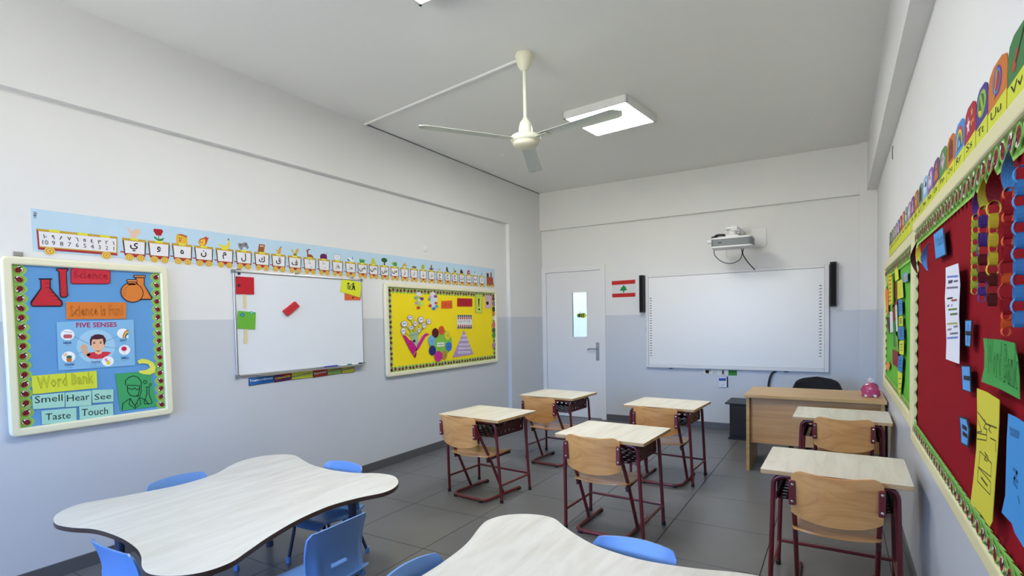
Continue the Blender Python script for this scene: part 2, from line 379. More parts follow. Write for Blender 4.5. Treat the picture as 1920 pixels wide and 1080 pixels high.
for ang in (math.radians(-122), math.radians(-12), math.radians(113)):
    ex = Vector((math.cos(ang), math.sin(ang), 0)); ey = Vector((-math.sin(ang), math.cos(ang), 0)); ez = Vector((0, 0, 1))
    rows = []
    for i in range(25):
        s_ = i/24; rr = 0.13+s_*0.62; wd = 0.046+0.014*s_
        if s_ > 0.9: wd *= math.sqrt(max(0.02, 1-((s_-0.9)/0.1)**2))
        tilt = 0.13
        rows.append([tuple(ex*rr+(ey*math.cos(tilt)-ez*math.sin(tilt))*(wd*k/3)+ez*(-0.575-0.012*s_+0.008*(1-(k/3)**2))) for k in range(-3, 4)])
    bl = MB().grid(rows, 0.002).build('blade', BLADE, fan, smooth=40)
    b = MB()
    p0 = ex*0.085+ez*-0.575; p1 = ex*0.20+ez*-0.579
    b.add([tuple(p0+ey*0.016), tuple(p0-ey*0.016), tuple(p1-ey*0.028), tuple(p1+ey*0.028), tuple(p0+ey*0.016+ez*0.004), tuple(p0-ey*0.016+ez*0.004), tuple(p1-ey*0.028+ez*0.004), tuple(p1+ey*0.028+ez*0.004)],
          [(0, 1, 2, 3), (4, 7, 6, 5), (0, 4, 5, 1), (1, 5, 6, 2), (2, 6, 7, 3), (3, 7, 4, 0)])
    b.build('blade_bracket', CREAM2, bl)
con = MB().tube([(0.055, 3.555, H-0.012), (FX-0.05, FY+0.03, H-0.012)], 0.0105, 8)
tag(con.build('cable_conduit', WHTM, smooth=40), 'thin white cable conduit crossing the ceiling from fan to left wall', 'conduit')
ml = MB().tube([(0.056, 3.58, H-0.004), (0.056, 6.87, H-0.004)], 0.003, 6)
tag(ml.build('thin_cable', flat('5a5a58')), 'thin dark cable run along the left edge of the ceiling', 'cable')
hk = MB().tube([(0.56, 5.05, H), (0.56, 5.05, H-0.012), (0.60, 5.02, H-0.02), (0.63, 5.0, H-0.012)], 0.004, 6)
tag(hk.build('ceiling_hook', WHTM), 'small white hook on the ceiling near the far left corner', 'hook')
cv = MB().lathe([(0.033, 0), (0.033, 0.006), (0.028, 0.010), (0, 0.011)])
o = cv.build('junction_cover', WHTM, smooth=40); o.rotation_euler = (0, PI/2, 0); o.location = (0, 4.42, 2.14)
tag(o, 'round white junction cover high on the left wall', 'cover')
wr = MB().tube(crom([(W-0.002, 4.90, 2.60), (W-0.006, 4.89, 2.57), (W-0.005, 4.885, 2.50)], 4, False), 0.0025, 6)
tag(wr.build('loose_wire', flat('2c2c2c')), 'short dark wire poking out high on the right wall', 'wire')

# ================================================================== STUDENT DESKS AND CHAIRS
def holes(m, fn, a0, b0, a1, b1, na, nb, r, t=0.0015):
    """perforated sheet: every cell is a square ring around an octagonal hole"""
    da, db = (a1-a0)/na, (b1-b0)/nb
    for i in range(na):
        for j in range(nb):
            ca, cb = a0+(i+.5)*da, b0+(j+.5)*db
            o8 = [(da/2, 0), (da/2, db/2), (0, db/2), (-da/2, db/2), (-da/2, 0), (-da/2, -db/2), (0, -db/2), (da/2, -db/2)]
            i8 = [(r*math.cos(k*PI/4), r*math.sin(k*PI/4)) for k in range(8)]
            vs = [fn(ca+x, cb+y, 0) for x, y in o8]+[fn(ca+x, cb+y, 0) for x, y in i8]
            m.add(vs, [(k, (k+1) % 8, 8+(k+1) % 8, 8+k) for k in range(8)])
def make_desk(label):
    t = thing('student_desk', label, 'desk', group='single student desks')
    top = [(x, y) for x, y in rrect(-0.30, -0.265, 0.30, 0.255, 0.012, 3)]
    m = MB(); m.prism(top, lambda a, b, d: (a, b, d), 0.618, 0.6385, side=1)
    m.build('tabletop', [LAMI, EDGE], t, bevel=0.0015)
    r = 0.0115
    for (yf, yt) in ((-0.19, -0.225), (0.19, 0.16)):
        for s in (-1, 1):
            p = bend([(s*0.265, yf, 0.012), (s*0.245, yt, 0.604), (s*0.12, yt, 0.606)], 0.045)
            lg = MB().tube(p, r).build('leg', REDM, t, smooth=40)
            MB().lathe([(0.0135, 0), (0.0135, 0.022), (0.0115, 0.024)]).build('foot_cap', BLKP, lg, loc=(s*0.2655, yf-0.001, 0))
    for s in (-1, 1):
        MB().tube([(s*0.262, -0.195, 0.13), (s*0.261, 0.183, 0.13)], 0.009).build('side_rail', REDM, t, smooth=40)
    MB().tube([(-0.261, 0.183, 0.137), (0.261, 0.183, 0.137)], 0.009).build('rear_rail', REDM, t, smooth=40)
    for yy in (-0.225, 0.16): MB().tube([(-0.13, yy, 0.606), (0.13, yy, 0.606)], r).build('crossbar', REDM, t, smooth=40)
    m = MB()
    holes(m, lambda a, b, d: (a, b, 0.495), -0.232, -0.215, 0.232, 0.155, 9, 7, 0.0135)
    for s in (-1, 1): holes(m, lambda a, b, d: (s*0.232, a, b), -0.215, 0.495, 0.155, 0.615, 7, 2, 0.0125)
    holes(m, lambda a, b, d: (a, 0.155, b), -0.232, 0.495, 0.232, 0.615, 9, 2, 0.0125)
    tr = m.build('book_tray', REDD, t)
    so = tr.modifiers.new('thick', 'SOLIDIFY'); so.thickness = 0.0015
    for s in (-1, 1): MB().box(s*0.240-0.008, s*0.240+0.008, -0.225, -0.205, 0.488, 0.525).build('tray_bracket', REDM, t)
    return t
def make_chair(label):
    t = thing('student_chair', label, 'chair', group='wooden student chairs with red frames')
    p = bend([(-0.17, 0.42, 0.016), (-0.17, -0.01, 0.016), (0.17, -0.01, 0.016), (0.17, 0.42, 0.016)], 0.07, 6)
    b = MB().tube(p, 0.0125).build('floor_rail', REDM, t, smooth=40)
    for x, y in ((-0.17, 0.41), (0.17, 0.41), (-0.13, -0.005), (0.13, -0.005)):
        MB().box(x-0.015, x+0.015, y-0.018, y+0.018, 0.0, 0.02).build('foot_pad', BLKP, b, bevel=0.004)
    for s in (-1, 1):
        MB().tube([(s*0.17, 0.215, 0.02), (s*0.170, 0.06, 0.33), (s*0.172, -0.105, 0.60)], 0.0115).build('leg', REDM, t, smooth=40)
        sb = MB().tube([(s*0.168, 0.03, 0.322), (s*0.160, 0.30, 0.327)], 0.010).box(s*0.168-0.006, s*0.168+0.006, 0.03, 0.08, 0.300, 0.335).build('seat_support', REDD, t, smooth=40)
        MB().lathe([(0.0125, 0), (0.0125, 0.02)]).build('end_cap', BLKP, sb, loc=(s*0.160, 0.312, 0.327)).rotation_euler = (PI/2, 0, 0)
        pb = MB().box(s*0.172-0.014, s*0.172+0.012, -0.118, -0.088, 0.50, 0.615).build('back_bracket', REDM, t, bevel=0.005)
        for z in (0.52, 0.598):
            MB().lathe([(0.006, 0), (0.006, 0.004), (0.003, 0.006)], n=10).build('screw', CHROME, pb, loc=(s*0.172, -0.118, z)).rotation_euler = (PI/2, 0, 0)
    # seat: rounded waterfall plywood
    rows = []
    for i in range(11):
        v = i/10; y = -0.035+0.375*v
        wdt = 0.185*(1-0.10*(2*v-1)**2 if v > .5 else 1-0.05*(1-2*v)**2)
        if v < 0.12: wdt *= 0.80+0.2*v/0.12
        z = 0.345-0.010*math.sin(PI*v)-(0.022*((v-0.8)/0.2)**2 if v > 0.8 else 0)
        rows.append([(wdt*k/6, y+(0.015*(k/6)**2 if v < 0.1 else 0), z+0.006*(k/6)**2) for k in range(-6, 7)])
    MB().grid(rows, 0.010).build('seat', PLY, t, smooth=50)
    # backrest: curved ply, belly bottom
    rows = []
    for i in range(9):
        v = i/8; row = []
        for k in range(-10, 11):
            u = k/10
            zb = 0.482-0.060*math.sqrt(max(0, 1-(u*0.93)**2)); zt = 0.655-0.012*math.cos(u*PI)*0.6+(-0.026*max(0, abs(u)-0.86)/0.14)
            z = zb+(zt-zb)*v
            row.append((u*0.178, -0.098-0.028*(1-u*u)-0.022*(v-0.5), z))
        rows.append(row)
    MB().grid(rows, -0.009).build('backrest', PLY, t, smooth=50)
    return t
RY = math.radians(-5)
dA = make_desk('student desk in the left column, nearest the kidney-edged tables'); dA.location = (1.287, 3.615, 0)
chA = make_chair('wooden chair at the near left desk beside the blue-grey wall')
desks = [(1.287, 3.615, -0.14, ''), (1.32, 4.83, -0.10, 'student desk in the far left corner in front of the door'),
         (2.445, 3.365, -0.07, 'central student desk nearest the camera in the middle column'),
         (2.445, 4.67, -0.09, 'student desk in front of the interactive board, near the black cabinet'),
         (3.69, 3.085, -0.02, 'front right student desk beside the red notice board'),
         (3.725, 4.66, -0.02, 'student desk directly in front of the teacher desk')]
dA['label'] = 'left student desk whose right legs touch the far left one in view, nearest the bare left wall'
dA.rotation_euler = (0, 0, desks[0][2]*0.6); dA.location = (desks[0][0], desks[0][1], 0)
for x, y, r, lab in desks[1:]: dup(dA, (x, y, 0), r*0.6, lab)
chairs = [(1.262, 3.36, -0.12, 'wooden chair at the near left desk, left of the central chair'),
          (1.335, 4.50, -0.08, 'wooden chair at the far left desk in front of the door'),
          (2.42, 3.165, -0.02, 'wooden chair at the central desk nearest the camera'),
          (2.45, 4.385, -0.02, 'wooden chair at the desk in front of the interactive board'),
          (3.70, 2.885, 0.0, 'wooden chair at the front right desk beside the red notice board'),
          (3.738, 4.45, 0.0, 'wooden chair at the desk in front of the teacher desk')]
chA.location = (chairs[0][0], chairs[0][1], 0); chA.rotation_euler = (0, 0, chairs[0][2]); chA['label'] = chairs[0][3]
dA['label'] = 'near left student desk by the left wall, left of the central desk'
for x, y, r, lab in chairs[1:]: dup(chA, (x, y, 0), r, lab)

# ================================================================== TEACHER DESK
t = thing('teacher_desk', 'long oak teacher desk under the interactive board', 'desk', (3.515, 5.44, 0))
hx, hy = 0.52, 0.315
MB().box(-hx, hx, -hy, hy, 0.657, 0.685).build('desktop', DESKW, t, bevel=0.003)
for s in (-1, 1): MB().box(s*(hx-0.025)-0.0125, s*(hx-0.025)+0.0125, -hy+0.03, hy-0.03, 0.0, 0.657).build('side_panel', DESKW, t)
MB().box(-hx+0.037, hx-0.037, -hy+0.09, -hy+0.108, 0.245, 0.657).build('modesty_panel', DESKP, t)
# black chair behind it
t = thing('office_chair', 'black fabric office chair behind the teacher desk', 'chair', (3.525, 6.03, 0))
rows = []
for i in range(25):
    v = i/24; z = 0.42+0.338*v
    wv = 0.236*max(0.0, 1-(max(0, v-0.70)/0.304)**3.0)**0.55*(0.85+0.15*math.sin(PI*min(1, v*1.3)))
    rows.append([(wv*k/6, 0.09+0.03*(k/6)**2*-1+0.05*v, z) for k in range(-6, 7)])
MB().grid(rows, 0.045).build('backrest', BLKF, t, smooth=60)
MB().prism(rrect(-0.22, -0.26, 0.22, 0.14, 0.07), lambda a, b, d: (a, b, d), 0.37, 0.43).build('seat', BLKF, t, bevel=0.015)
MB().tube([(0, 0.12, 0.37), (0, 0.19, 0.40), (0, 0.19, 0.60)], 0.018).build('back_stem', BLKP, t)
MB().lathe([(0.028, 0.10), (0.028, 0.25), (0.018, 0.25), (0.018, 0.38)]).build('gas_column', BLKP, t)
for k in range(5):
    a = k*2*PI/5+0.3; bb = MB().tube([(0, 0, 0.10), (0.24*math.cos(a), 0.24*math.sin(a), 0.06)], 0.02, r2=0.013).build('base_spoke', BLKP, t)
    MB().lathe([(0.025, -0.012), (0.025, 0.012)]).build('caster', BLKP, bb, loc=(0.24*math.cos(a), 0.24*math.sin(a), 0.026)).rotation_euler = (PI/2, 0, a)
# black cabinet left of the desk
t = thing('computer_cabinet', 'low black cabinet on the floor left of the teacher desk', 'cabinet', (2.80, 6.56, 0))
MB().box(-0.135, 0.19, -0.16, 0.24, 0.02, 0.395).build('body', BLKP, t, bevel=0.004)
MB().box(-0.18, 0.21, -0.185, 0.25, 0.395, 0.412).build('top', BLKP, t, bevel=0.004)
MB().box(-0.115, 0.17, -0.172, -0.16, 0.05, 0.37).build('door', BLKP, t, bevel=0.003)
MB().box(-0.15, 0.20, -0.165, 0.245, 0.0, 0.02).build('plinth', BLKP, t)
# gift bag
t = thing('gift_bag', 'pink translucent bag tied with white ribbon on the teacher desk', 'bag', (3.935, 5.36, 0.686))
BAG = mat('pink_cellophane', sr(222, 84, 138), 0.2, 0.6, trans=0.55, noise=0.5, nscale=30)
rows = []
for i in range(15):
    v = i/14; rr = 0.064*(1-0.05*v)*(math.sqrt(max(0, 1-(max(0, v-0.35)/0.72)**2))) if v < 0.97 else 0.016
    rows.append([(max(rr, 0.014)*(1+0.09*math.sin(5*a*2*PI/20+v*9)+0.04*math.sin(9*a))*math.cos(a*2*PI/20), max(rr, 0.014)*0.75*(1+0.09*math.cos(4*a*2*PI/20+v*7))*math.sin(a*2*PI/20), 0.004+0.115*v) for a in range(21)])
MB().grid(rows).build('bag_body', BAG, t, smooth=25)
m = MB()
for k in range(9):
    a = k*2*PI/9; m.add([(0.006*math.cos(a), 0.006*math.sin(a), 0.112), (0.024*math.cos(a), 0.024*math.sin(a), 0.135+0.012*(k % 3)), (0.022*math.cos(a+0.7), 0.022*math.sin(a+0.7), 0.148-0.008*(k % 2)), (0.004*math.cos(a+0.7), 0.004*math.sin(a+0.7), 0.118)], [(0, 1, 2, 3)])
m.lathe([(0.012, 0.108), (0.016, 0.114), (0.012, 0.121)]).build('ribbon', flat('f2f0f0'), t)
MB().box(-0.042, 0.042, -0.045, 0.03, 0.003, 0.022).build('white_tray', flat('e8e4e6'), t, bevel=0.003)
m = MB()
for k in range(26):
    a = random.uniform(0, 2*PI); r_ = random.uniform(0, 0.032); z = random.uniform(0.024, 0.05)
    m.add([(r_*math.cos(a)+random.uniform(-.012, .012), r_*math.sin(a)*0.8+random.uniform(-.012, .012), z+random.uniform(0, .012)) for _ in range(3)], [(0, 1, 2)])
m.build('silver_filling', mat('silver_foil', (0.7, 0.7, 0.72), 0.3, metal=0.9), t)['kind'] = 'stuff'

# ================================================================== KIDS' TABLES (wavy tops) AND BLUE CHAIRS
OUT1 = [(0.50, 1.085), (0.468, 1.17), (0.50, 1.27), (0.545, 1.40), (0.588, 1.60), (0.55, 1.80), (0.44, 1.97), (0.396, 2.10), (0.42, 2.22), (0.50, 2.30), (0.60, 2.315),
        (0.75, 2.26), (0.91, 2.207), (1.11, 2.185), (1.284, 2.206), (1.42, 2.262), (1.53, 2.265), (1.63, 2.20), (1.69, 2.11), (1.70, 2.01), (1.648, 1.89), (1.615, 1.738), (1.635, 1.55),
        (1.69, 1.37), (1.75, 1.23), (1.786, 1.14), (1.775, 1.05), (1.72, 0.985), (1.63, 0.945), (1.54, 0.955), (1.42, 1.005), (1.30, 1.036), (1.125, 1.053), (0.94, 1.043), (0.815, 1.00), (0.70, 0.985), (0.58, 1.02)]
OUT2 = [(2.40, 1.88), (2.392, 1.96), (2.425, 2.035), (2.49, 2.088), (2.572, 2.113), (2.645, 2.10), (2.72, 2.04), (2.80, 1.983), (2.90, 1.928), (3.0, 1.900), (3.10, 1.888), (3.205, 1.897), (3.306, 1.917), (3.42, 1.95),
        (3.52, 1.95), (3.60, 1.88), (3.635, 1.78), (3.61, 1.66), (3.58, 1.50), (3.585, 1.35), (3.63, 1.20), (3.68, 1.08), (3.69, 0.98), (3.63, 0.90), (3.53, 0.88),
        (3.40, 0.93), (3.25, 0.975), (3.08, 0.99), (2.90, 0.975), (2.74, 0.92), (2.62, 0.90), (2.50, 0.94), (2.44, 1.03), (2.44, 1.13), (2.47, 1.25), (2.478, 1.40), (2.475, 1.54), (2.455, 1.70)]
def wavy_table(out, cx, cy, label, legs):
    t = thing('activity_table', label, 'table', (cx, cy, 0), group='pale wavy-edged activity tables')
    pts = [(x-cx, y-cy) for x, y in crom(out, 5)]
    MB().prism(pts, lambda a, b, d: (a, b, d), 0.478, 0.5, side=1).build('tabletop', [LAMI2, DKBAND], t, bevel=0.002, seg=2)
    for x, y in legs:
        MB().tube([(x-cx, y-cy, 0.02), (x-cx, y-cy, 0.478)], 0.019, r2=0.022).tube([(x-cx, y-cy, 0.0), (x-cx, y-cy, 0.03)], 0.022).build('leg', LEGB, t, smooth=40)
    ap = MB()
    for i in range(4):
        (x0, y0), (x1, y1) = legs[i], legs[(i+1) % 4]
        v = Vector((x1-x0, y1-y0, 0)).normalized(); n_ = Vector((-v.y, v.x, 0))*0.01
        a = Vector((x0-cx, y0-cy, 0)); b = Vector((x1-cx, y1-cy, 0))
        ap.add([tuple(p+Vector((0, 0, z))) for z in (0.435, 0.478) for p in (a-n_, b-n_, b+n_, a+n_)], [(0, 1, 2, 3), (4, 7, 6, 5), (0, 4, 5, 1), (1, 5, 6, 2), (2, 6, 7, 3), (3, 7, 4, 0)])
    ap.build('apron', LEGB, t)
    return t
wavy_table(OUT1, 1.1, 1.6, 'large pale table with wavy edges beside the left wall', [(0.68, 1.24), (1.50, 1.21), (1.46, 2.02), (0.68, 2.05)])
wavy_table(OUT2, 3.04, 1.5, 'pale wavy-edged table at the bottom edge, in front of the central desk', [(2.64, 1.15), (3.44, 1.12), (3.42, 1.72), (2.65, 1.85)])
def kid_chair(label):
    """origin on the floor; the sitter faces +y"""
    t = thing('child_chair', label, 'chair', group='small blue plastic chairs')
    SX, HW = 0.165, 0.165
    def bp(u, z):     # back surface point
        v = (z-0.27)/0.28
        y = -0.155-0.030*v*v-0.022*math.sin(PI*v)*-1-0.020*(1-u*u)
        return y
    rows = []
    for i in range(15):
        v = i/14; row = []
        for k in range(-10, 11):
            u = k/10
            hw = 0.150+0.012*v-0.02*max(0, 0.3-v)
            zt = 0.532-0.012*u*u-(0.02 if abs(u) > 0.97 else 0)
            z = 0.262+(zt-0.262)*v
            row.append((u*hw, bp(u, z)+(0.006 if abs(u) > 0.85 else 0)*(1-0.3*v)-0.006*(0.60 < abs(u) < 0.75)*(v < 0.55), z))
        rows.append(row)
    # back with grip slot: leave out cells in the middle
    back = MB(); R, K = 15, 21
    A = [Vector(p) for r in rows for p in r]; th = 0.009
    B = [a+Vector((0, th, 0)) for a in A]
    gone = {(i, k) for i in (4,) for k in range(7, 13)}
    fs = []; n0 = R*K
    for i in range(R-1):
        for k in range(K-1):
            if (i, k) in gone: continue
            q = (i*K+k, i*K+k+1, (i+1)*K+k+1, (i+1)*K+k); fs.append(q); fs.append(tuple(j+n0 for j in q[::-1]))
            for (di, dk, e0, e1) in ((-1, 0, 0, 1), (0, 1, 1, 2), (1, 0, 2, 3), (0, -1, 3, 0)):
                ii, kk = i+di, k+dk
                if ii < 0 or kk < 0 or ii >= R-1 or kk >= K-1 or (ii, kk) in gone:
                    a, b = q[e0], q[e1]; fs.append((a, a+n0, b+n0, b))
    back.add(A+B, fs)
    o = back.build('backrest', BLUEP, t, smooth=50)
    rows = []
    for i in range(11):
        v = i/10; y = -0.175+0.33*v
        rows.append([((0.150+0.015*math.sin(PI*v))*k/7, y, 0.272+0.010*(k/7)**2-0.010*math.sin(PI*min(1, v*1.1))-(0.03*((v-0.85)/0.15)**2 if v > 0.85 else 0)+(0.012*(1-v/0.1) if v < 0.1 else 0)) for k in range(-7, 8)])
    MB().grid(rows, -0.009).build('seat', BLUEP, t, smooth=50)
    for s in (-1, 1):
        for (yf, yt) in ((-0.19, -0.11), (0.13, 0.09)):
            lg = MB().tube(bend([(s*0.15, yf, 0.012), (s*0.125, yt, 0.245), (s*0.06, yt, 0.255)], 0.03), 0.0095).build('leg', LEGB, t, smooth=40)
            MB().lathe([(0.014, 0), (0.014, 0.028), (0.0095, 0.034)]).build('foot_cap', BLUEP, lg, loc=(s*0.151, yf-0.001, 0))
        m = MB().box(s*0.135-0.01, s*0.135+0.01, -0.165, -0.03, 0.235, 0.262)
        m.build('corner_gusset', BLUEP, t, bevel=0.004)
    MB().tube([(-0.12, -0.11, 0.248), (0.12, -0.11, 0.248)], 0.0095).tube([(-0.12, 0.09, 0.25), (0.12, 0.09, 0.25)], 0.0095).build('under_frame', BLKP, t, smooth=40)
    return t
# (x, y) = floor origin, rz: 0 faces +y
k0 = kid_chair('blue child chair seen from behind at the right edge of the left wavy table')
k0.location = (1.715, 1.565, 0); k0.rotation_euler = (0, 0, PI/2+0.02)
for x, y, r, lab in ((1.27, 1.13, 0.0, 'blue child chair at the near end of the left wavy table, facing away'),
                     (0.684, 1.60, -PI/2, 'blue plastic child chair between the left wavy table and the left wall'),
                     (1.14, 2.086, PI, 'blue child chair at the far end of the left wavy table, top showing'),
                     (2.606, 1.385, -PI/2, 'blue child chair at the left edge of the table at the bottom'),
                     (3.05, 1.792, PI, 'blue child chair at the far edge of the table at the bottom')):
    dup(k0, (x, y, 0), r, lab)

# ================================================================== BOARDS ON THE WALLS
BLUEF = mat('blue_felt', sr(104, 160, 212), 0.9, 0.2, noise=0.04, nscale=3)
YELF = mat('yellow_paper', sr(255, 228, 36), 0.7, 0.2, noise=0.05, nscale=4)
REDF = mat('red_felt', sr(142, 16, 30), 0.9, 0.1, noise=0.05, nscale=5)
GRNF = mat('green_felt', sr(104, 186, 62), 0.85, 0.2, noise=0.04, nscale=5)
CRMF = mat('cream_board_frame', sr(236, 232, 200), 0.35)
CRMR = mat('pale_yellow_board_frame', sr(226, 218, 168), 0.4)
def frame_board(name, label, wall, a0, b0, a1, b1, fw, dep, back, fm, bd=0.018, rad=0.028):
    t = thing(name, label, 'board', FN[wall]((a0+a1)/2, b0, 0))
    ox, oy, oz = t.location
    def f(a, b, d): x, y, z = FN[wall](a, b, d); return (x-ox, y-oy, z-oz)
    fr = None
    if fw < 0.03:
        for i, (p, q, r_, s_) in enumerate(((a0, b0, a0+fw, b1), (a1-fw, b0, a1, b1), (a0+fw, b0, a1-fw, b0+fw), (a0+fw, b1-fw, a1-fw, b1))):
            MB().prism(rect(p, q, r_, s_), f, 0.001, dep).build('frame_bar', fm, t, bevel=min(0.010, fw*0.28), seg=3)
    else:       # one moulded ring with rounded outer corners
        O_ = rrect(a0, b0, a1, b1, rad, 5); I_ = rrect(a0+fw, b0+fw, a1-fw, b1-fw, 0.003, 5); n = len(O_)
        vs = [f(a, b, d) for d in (0.001, dep) for P in (O_, I_) for a, b in P]
        fs = []
        for i in range(n):
            j = (i+1) % n
            fs += [(i, j, n+j, n+i), (2*n+i, 3*n+i, 3*n+j, 2*n+j), (i, 2*n+i, 2*n+j, j), (n+i, n+j, 3*n+j, 3*n+i)]
        MB().add(vs, fs).build('frame', fm, t, bevel=0.010, seg=3)
    MB().prism(rect(a0+fw*0.5, b0+fw*0.5, a1-fw*0.5, b1-fw*0.5), f, 0.002, bd).build('backing', back, t)
    return t, f
BUGG = [flat('98c65e'), flat('6fae46'), flat('9a1e2a'), flat('15130f'), flat('f0ece0')]
def bug(m, f, a, b, r, ang, d):
    """flat printed ladybird: red-brown wing disc, black head, spots, pale face"""
    ca, sa = math.cos(ang), math.sin(ang)
    def disc(x, y, rx, ry, lv, mi, n=10):
        m.mi(mi); pts = [(a+ca*(x+rx*math.cos(2*PI*k/n))-sa*(y+ry*math.sin(2*PI*k/n)), b+sa*(x+rx*math.cos(2*PI*k/n))+ca*(y+ry*math.sin(2*PI*k/n))) for k in range(n)]
        m.add([f(p, q, d+0.0003*lv) for p, q in pts], [tuple(range(n))])
    disc(0, 0, r*1.35, r*1.3, 0, 1); disc(0.1*r, 0, r*1.12, r, 1, 4); disc(-0.05*r, 0, r, r*0.9, 2, 2)
    disc(r*0.75, 0, r*0.50, r*0.46, 3, 3); disc(r*0.85, -r*0.2, r*0.3, r*0.26, 4, 4)
    disc(-r*0.1, r*0.35, r*0.24, r*0.22, 3, 3); disc(-r*0.1, -r*0.35, r*0.24, r*0.22, 3, 3); disc(-r*0.6, 0, r*0.24, r*0.22, 3, 3)
def border(t, f, a0, b0, a1, b1, wd, pitch, d, inward, r, each=True, wave=0.0, amp=0.009):
    """scalloped ladybird border strip running from (a0,b0) to (a1,b1); inward = unit offset toward the board middle"""
    Lg = math.hypot(a1-a0, b1-b0); ux, uy = (a1-a0)/Lg, (b1-b0)/Lg; n = max(1, round(Lg/pitch)); st = Lg/n
    K = n*8; rows = []
    for q in (0, 1):
        row = []
        for i in range(K+1):
            s_ = Lg*i/K; e = (wd+amp*(abs(math.sin(PI*s_/st))*2-1)) if q else 0
            row.append(f(a0+ux*s_+inward[0]*e, b0+uy*s_+inward[1]*e, d+(wave*(0.5-0.5*math.cos(2*PI*s_/st)) if q else 0)))
        rows.append(row)
    m = MB(); K1 = K+1
    m.add(rows[0]+rows[1], [(i, i+1, K1+i+1, K1+i) for i in range(K)])
    o = m.build('border_strip', [BUGG[0]], t)
    so = o.modifiers.new('thick', 'SOLIDIFY'); so.thickness = 0.0008; so.offset = -1
    mm = MB()
    for i in range(n):
        s_ = st*(i+0.5); x = a0+ux*s_+inward[0]*wd*0.5; y = b0+uy*s_+inward[1]*wd*0.5
        if each: mm = MB()
        ang = math.atan2(uy, ux)+(0.9 if i % 3 == 0 else -0.8 if i % 3 == 1 else 2.6)
        bug(mm, f, x, y, r, ang, d+0.002+wave)
        if each: mm.build('ladybird', BUGG, o)
    if not each:
        q = mm.build('ladybirds', BUGG, o); q['kind'] = 'stuff'
# science board
t, f = frame_board('notice_board', 'blue science notice board with cream frame and ladybird side borders', 'L', 1.037, 0.813, 1.842, 1.758, 0.043, 0.036, BLUEF, CRMF)
border(t, f, 1.082, 0.858, 1.082, 1.714, 0.052, 0.0505, 0.0192, (1, 0), 0.0165)
border(t, f, 1.802, 0.858, 1.802, 1.714, 0.050, 0.0505, 0.0192, (-1, 0), 0.0160)
hk = MB().prism(rect(1.095, 1.762, 1.135, 1.785), FN['L'], 0, 0.012)
tag(hk.build('wall_bracket', STEEL, bevel=0.002), 'small grey metal bracket on the wall above the science board corner', 'bracket')
# whiteboard
t, f = frame_board('whiteboard', 'white magnetic board with a thin aluminium frame on the left wall', 'L', 2.289, 1.003, 3.507, 1.770, 0.016, 0.020, WBRD, ALU, 0.0135)
MB().prism(rect(2.45, 0.997, 3.50, 1.005), f, 0.001, 0.055).prism(rect(2.45, 1.005, 3.50, 1.012), f, 0.050, 0.055).build('pen_tray', ALU, t)
for a in (2.34, 2.83, 3.40): MB().prism(rect(a-0.015, 1.768, a+0.015, 1.786), f, 0, 0.010).build('hanger', STEEL, t, bevel=0.002)
for a, b in ((2.289, 1.003), (3.507, 1.003), (2.289, 1.770), (3.507, 1.770)): MB().prism(rrect(a-0.006 if a < 3 else a-0.02, b-0.006 if b < 1.5 else b-0.02, a+0.02 if a < 3 else a+0.006, b+0.02 if b < 1.5 else b+0.006, 0.006), f, 0.001, 0.0225).build('corner_cap', GRY, t)
for a, cc, lab, ln in ((3.055, '2c3c9c', 'blue board marker lying on the whiteboard tray', 0.13), (3.215, '2c8078', 'marker with a teal cap on the whiteboard tray', 0.12), (3.345, '181818', 'marker with a black cap on the whiteboard tray, near the end', 0.12)):
    m = MB().tube([(0.030, a, 1.0135), (0.030, a+ln*0.62, 1.0135)], 0.0075, 12)
    q = thing('board_marker', lab, 'marker', (0.030, a, 1.0135), group=None)
    MB().tube([(0, 0, 0), (0, ln*0.62, 0)], 0.0075, 12).build('barrel', flat('2c3c9c') if a < 3.1 else WHTP, q, smooth=40)
    MB().tube([(0, ln*0.62, 0), (0, ln, 0)], 0.0082, 12).build('cap', flat(cc), q, smooth=40)
# yellow board
t, f = frame_board('notice_board', 'yellow Arabic notice board with cream frame at the far end of the left wall', 'L', 3.782, 0.853, 5.738, 1.757, 0.042, 0.036, YELF, CRMF)
border(t, f, 3.826, 1.713, 5.694, 1.713, 0.045, 0.052, 0.0192, (0, -1), 0.017, each=False)
border(t, f, 3.826, 0.897, 5.694, 0.897, 0.045, 0.052, 0.0192, (0, 1), 0.017, each=False)
border(t, f, 3.826, 0.897, 3.826, 1.713, 0.045, 0.052, 0.0192, (1, 0), 0.017, each=False)
border(t, f, 5.694, 0.897, 5.694, 1.713, 0.040, 0.052, 0.0192, (-1, 0), 0.015, each=False)
# green and red boards on the right wall
t, f = frame_board('notice_board', 'green notice board on the right wall, above the teacher desk end', 'R', 3.215, 0.815, 5.150, 1.768, 0.062, 0.038, GRNF, CRMR, rad=0.006)
border(t, f, 3.277, 1.706, 5.088, 1.706, 0.060, 0.060, 0.0192, (0, -1), 0.018, each=False, wave=0.012, amp=0.010)
border(t, f, 3.277, 0.877, 5.088, 0.877, 0.030, 0.060, 0.0192, (0, 1), 0.010, each=False, wave=0.008, amp=0.008)
border(t, f, 5.088, 0.90, 5.088, 1.66, 0.020, 0.060, 0.0192, (-1, 0), 0.008, each=False, wave=0.004, amp=0.005)
t, f = frame_board('notice_board', 'large red notice board with paper chains on the near right wall', 'R', 0.95, 0.765, 3.213, 1.802, 0.050, 0.038, REDF, CRMR, rad=0.006)
border(t, f, 1.0, 1.752, 3.163, 1.752, 0.060, 0.060, 0.0192, (0, -1), 0.020, wave=0.012, amp=0.010)
border(t, f, 1.0, 0.815, 3.163, 0.815, 0.040, 0.060, 0.0192, (0, 1), 0.016, wave=0.014, amp=0.010)
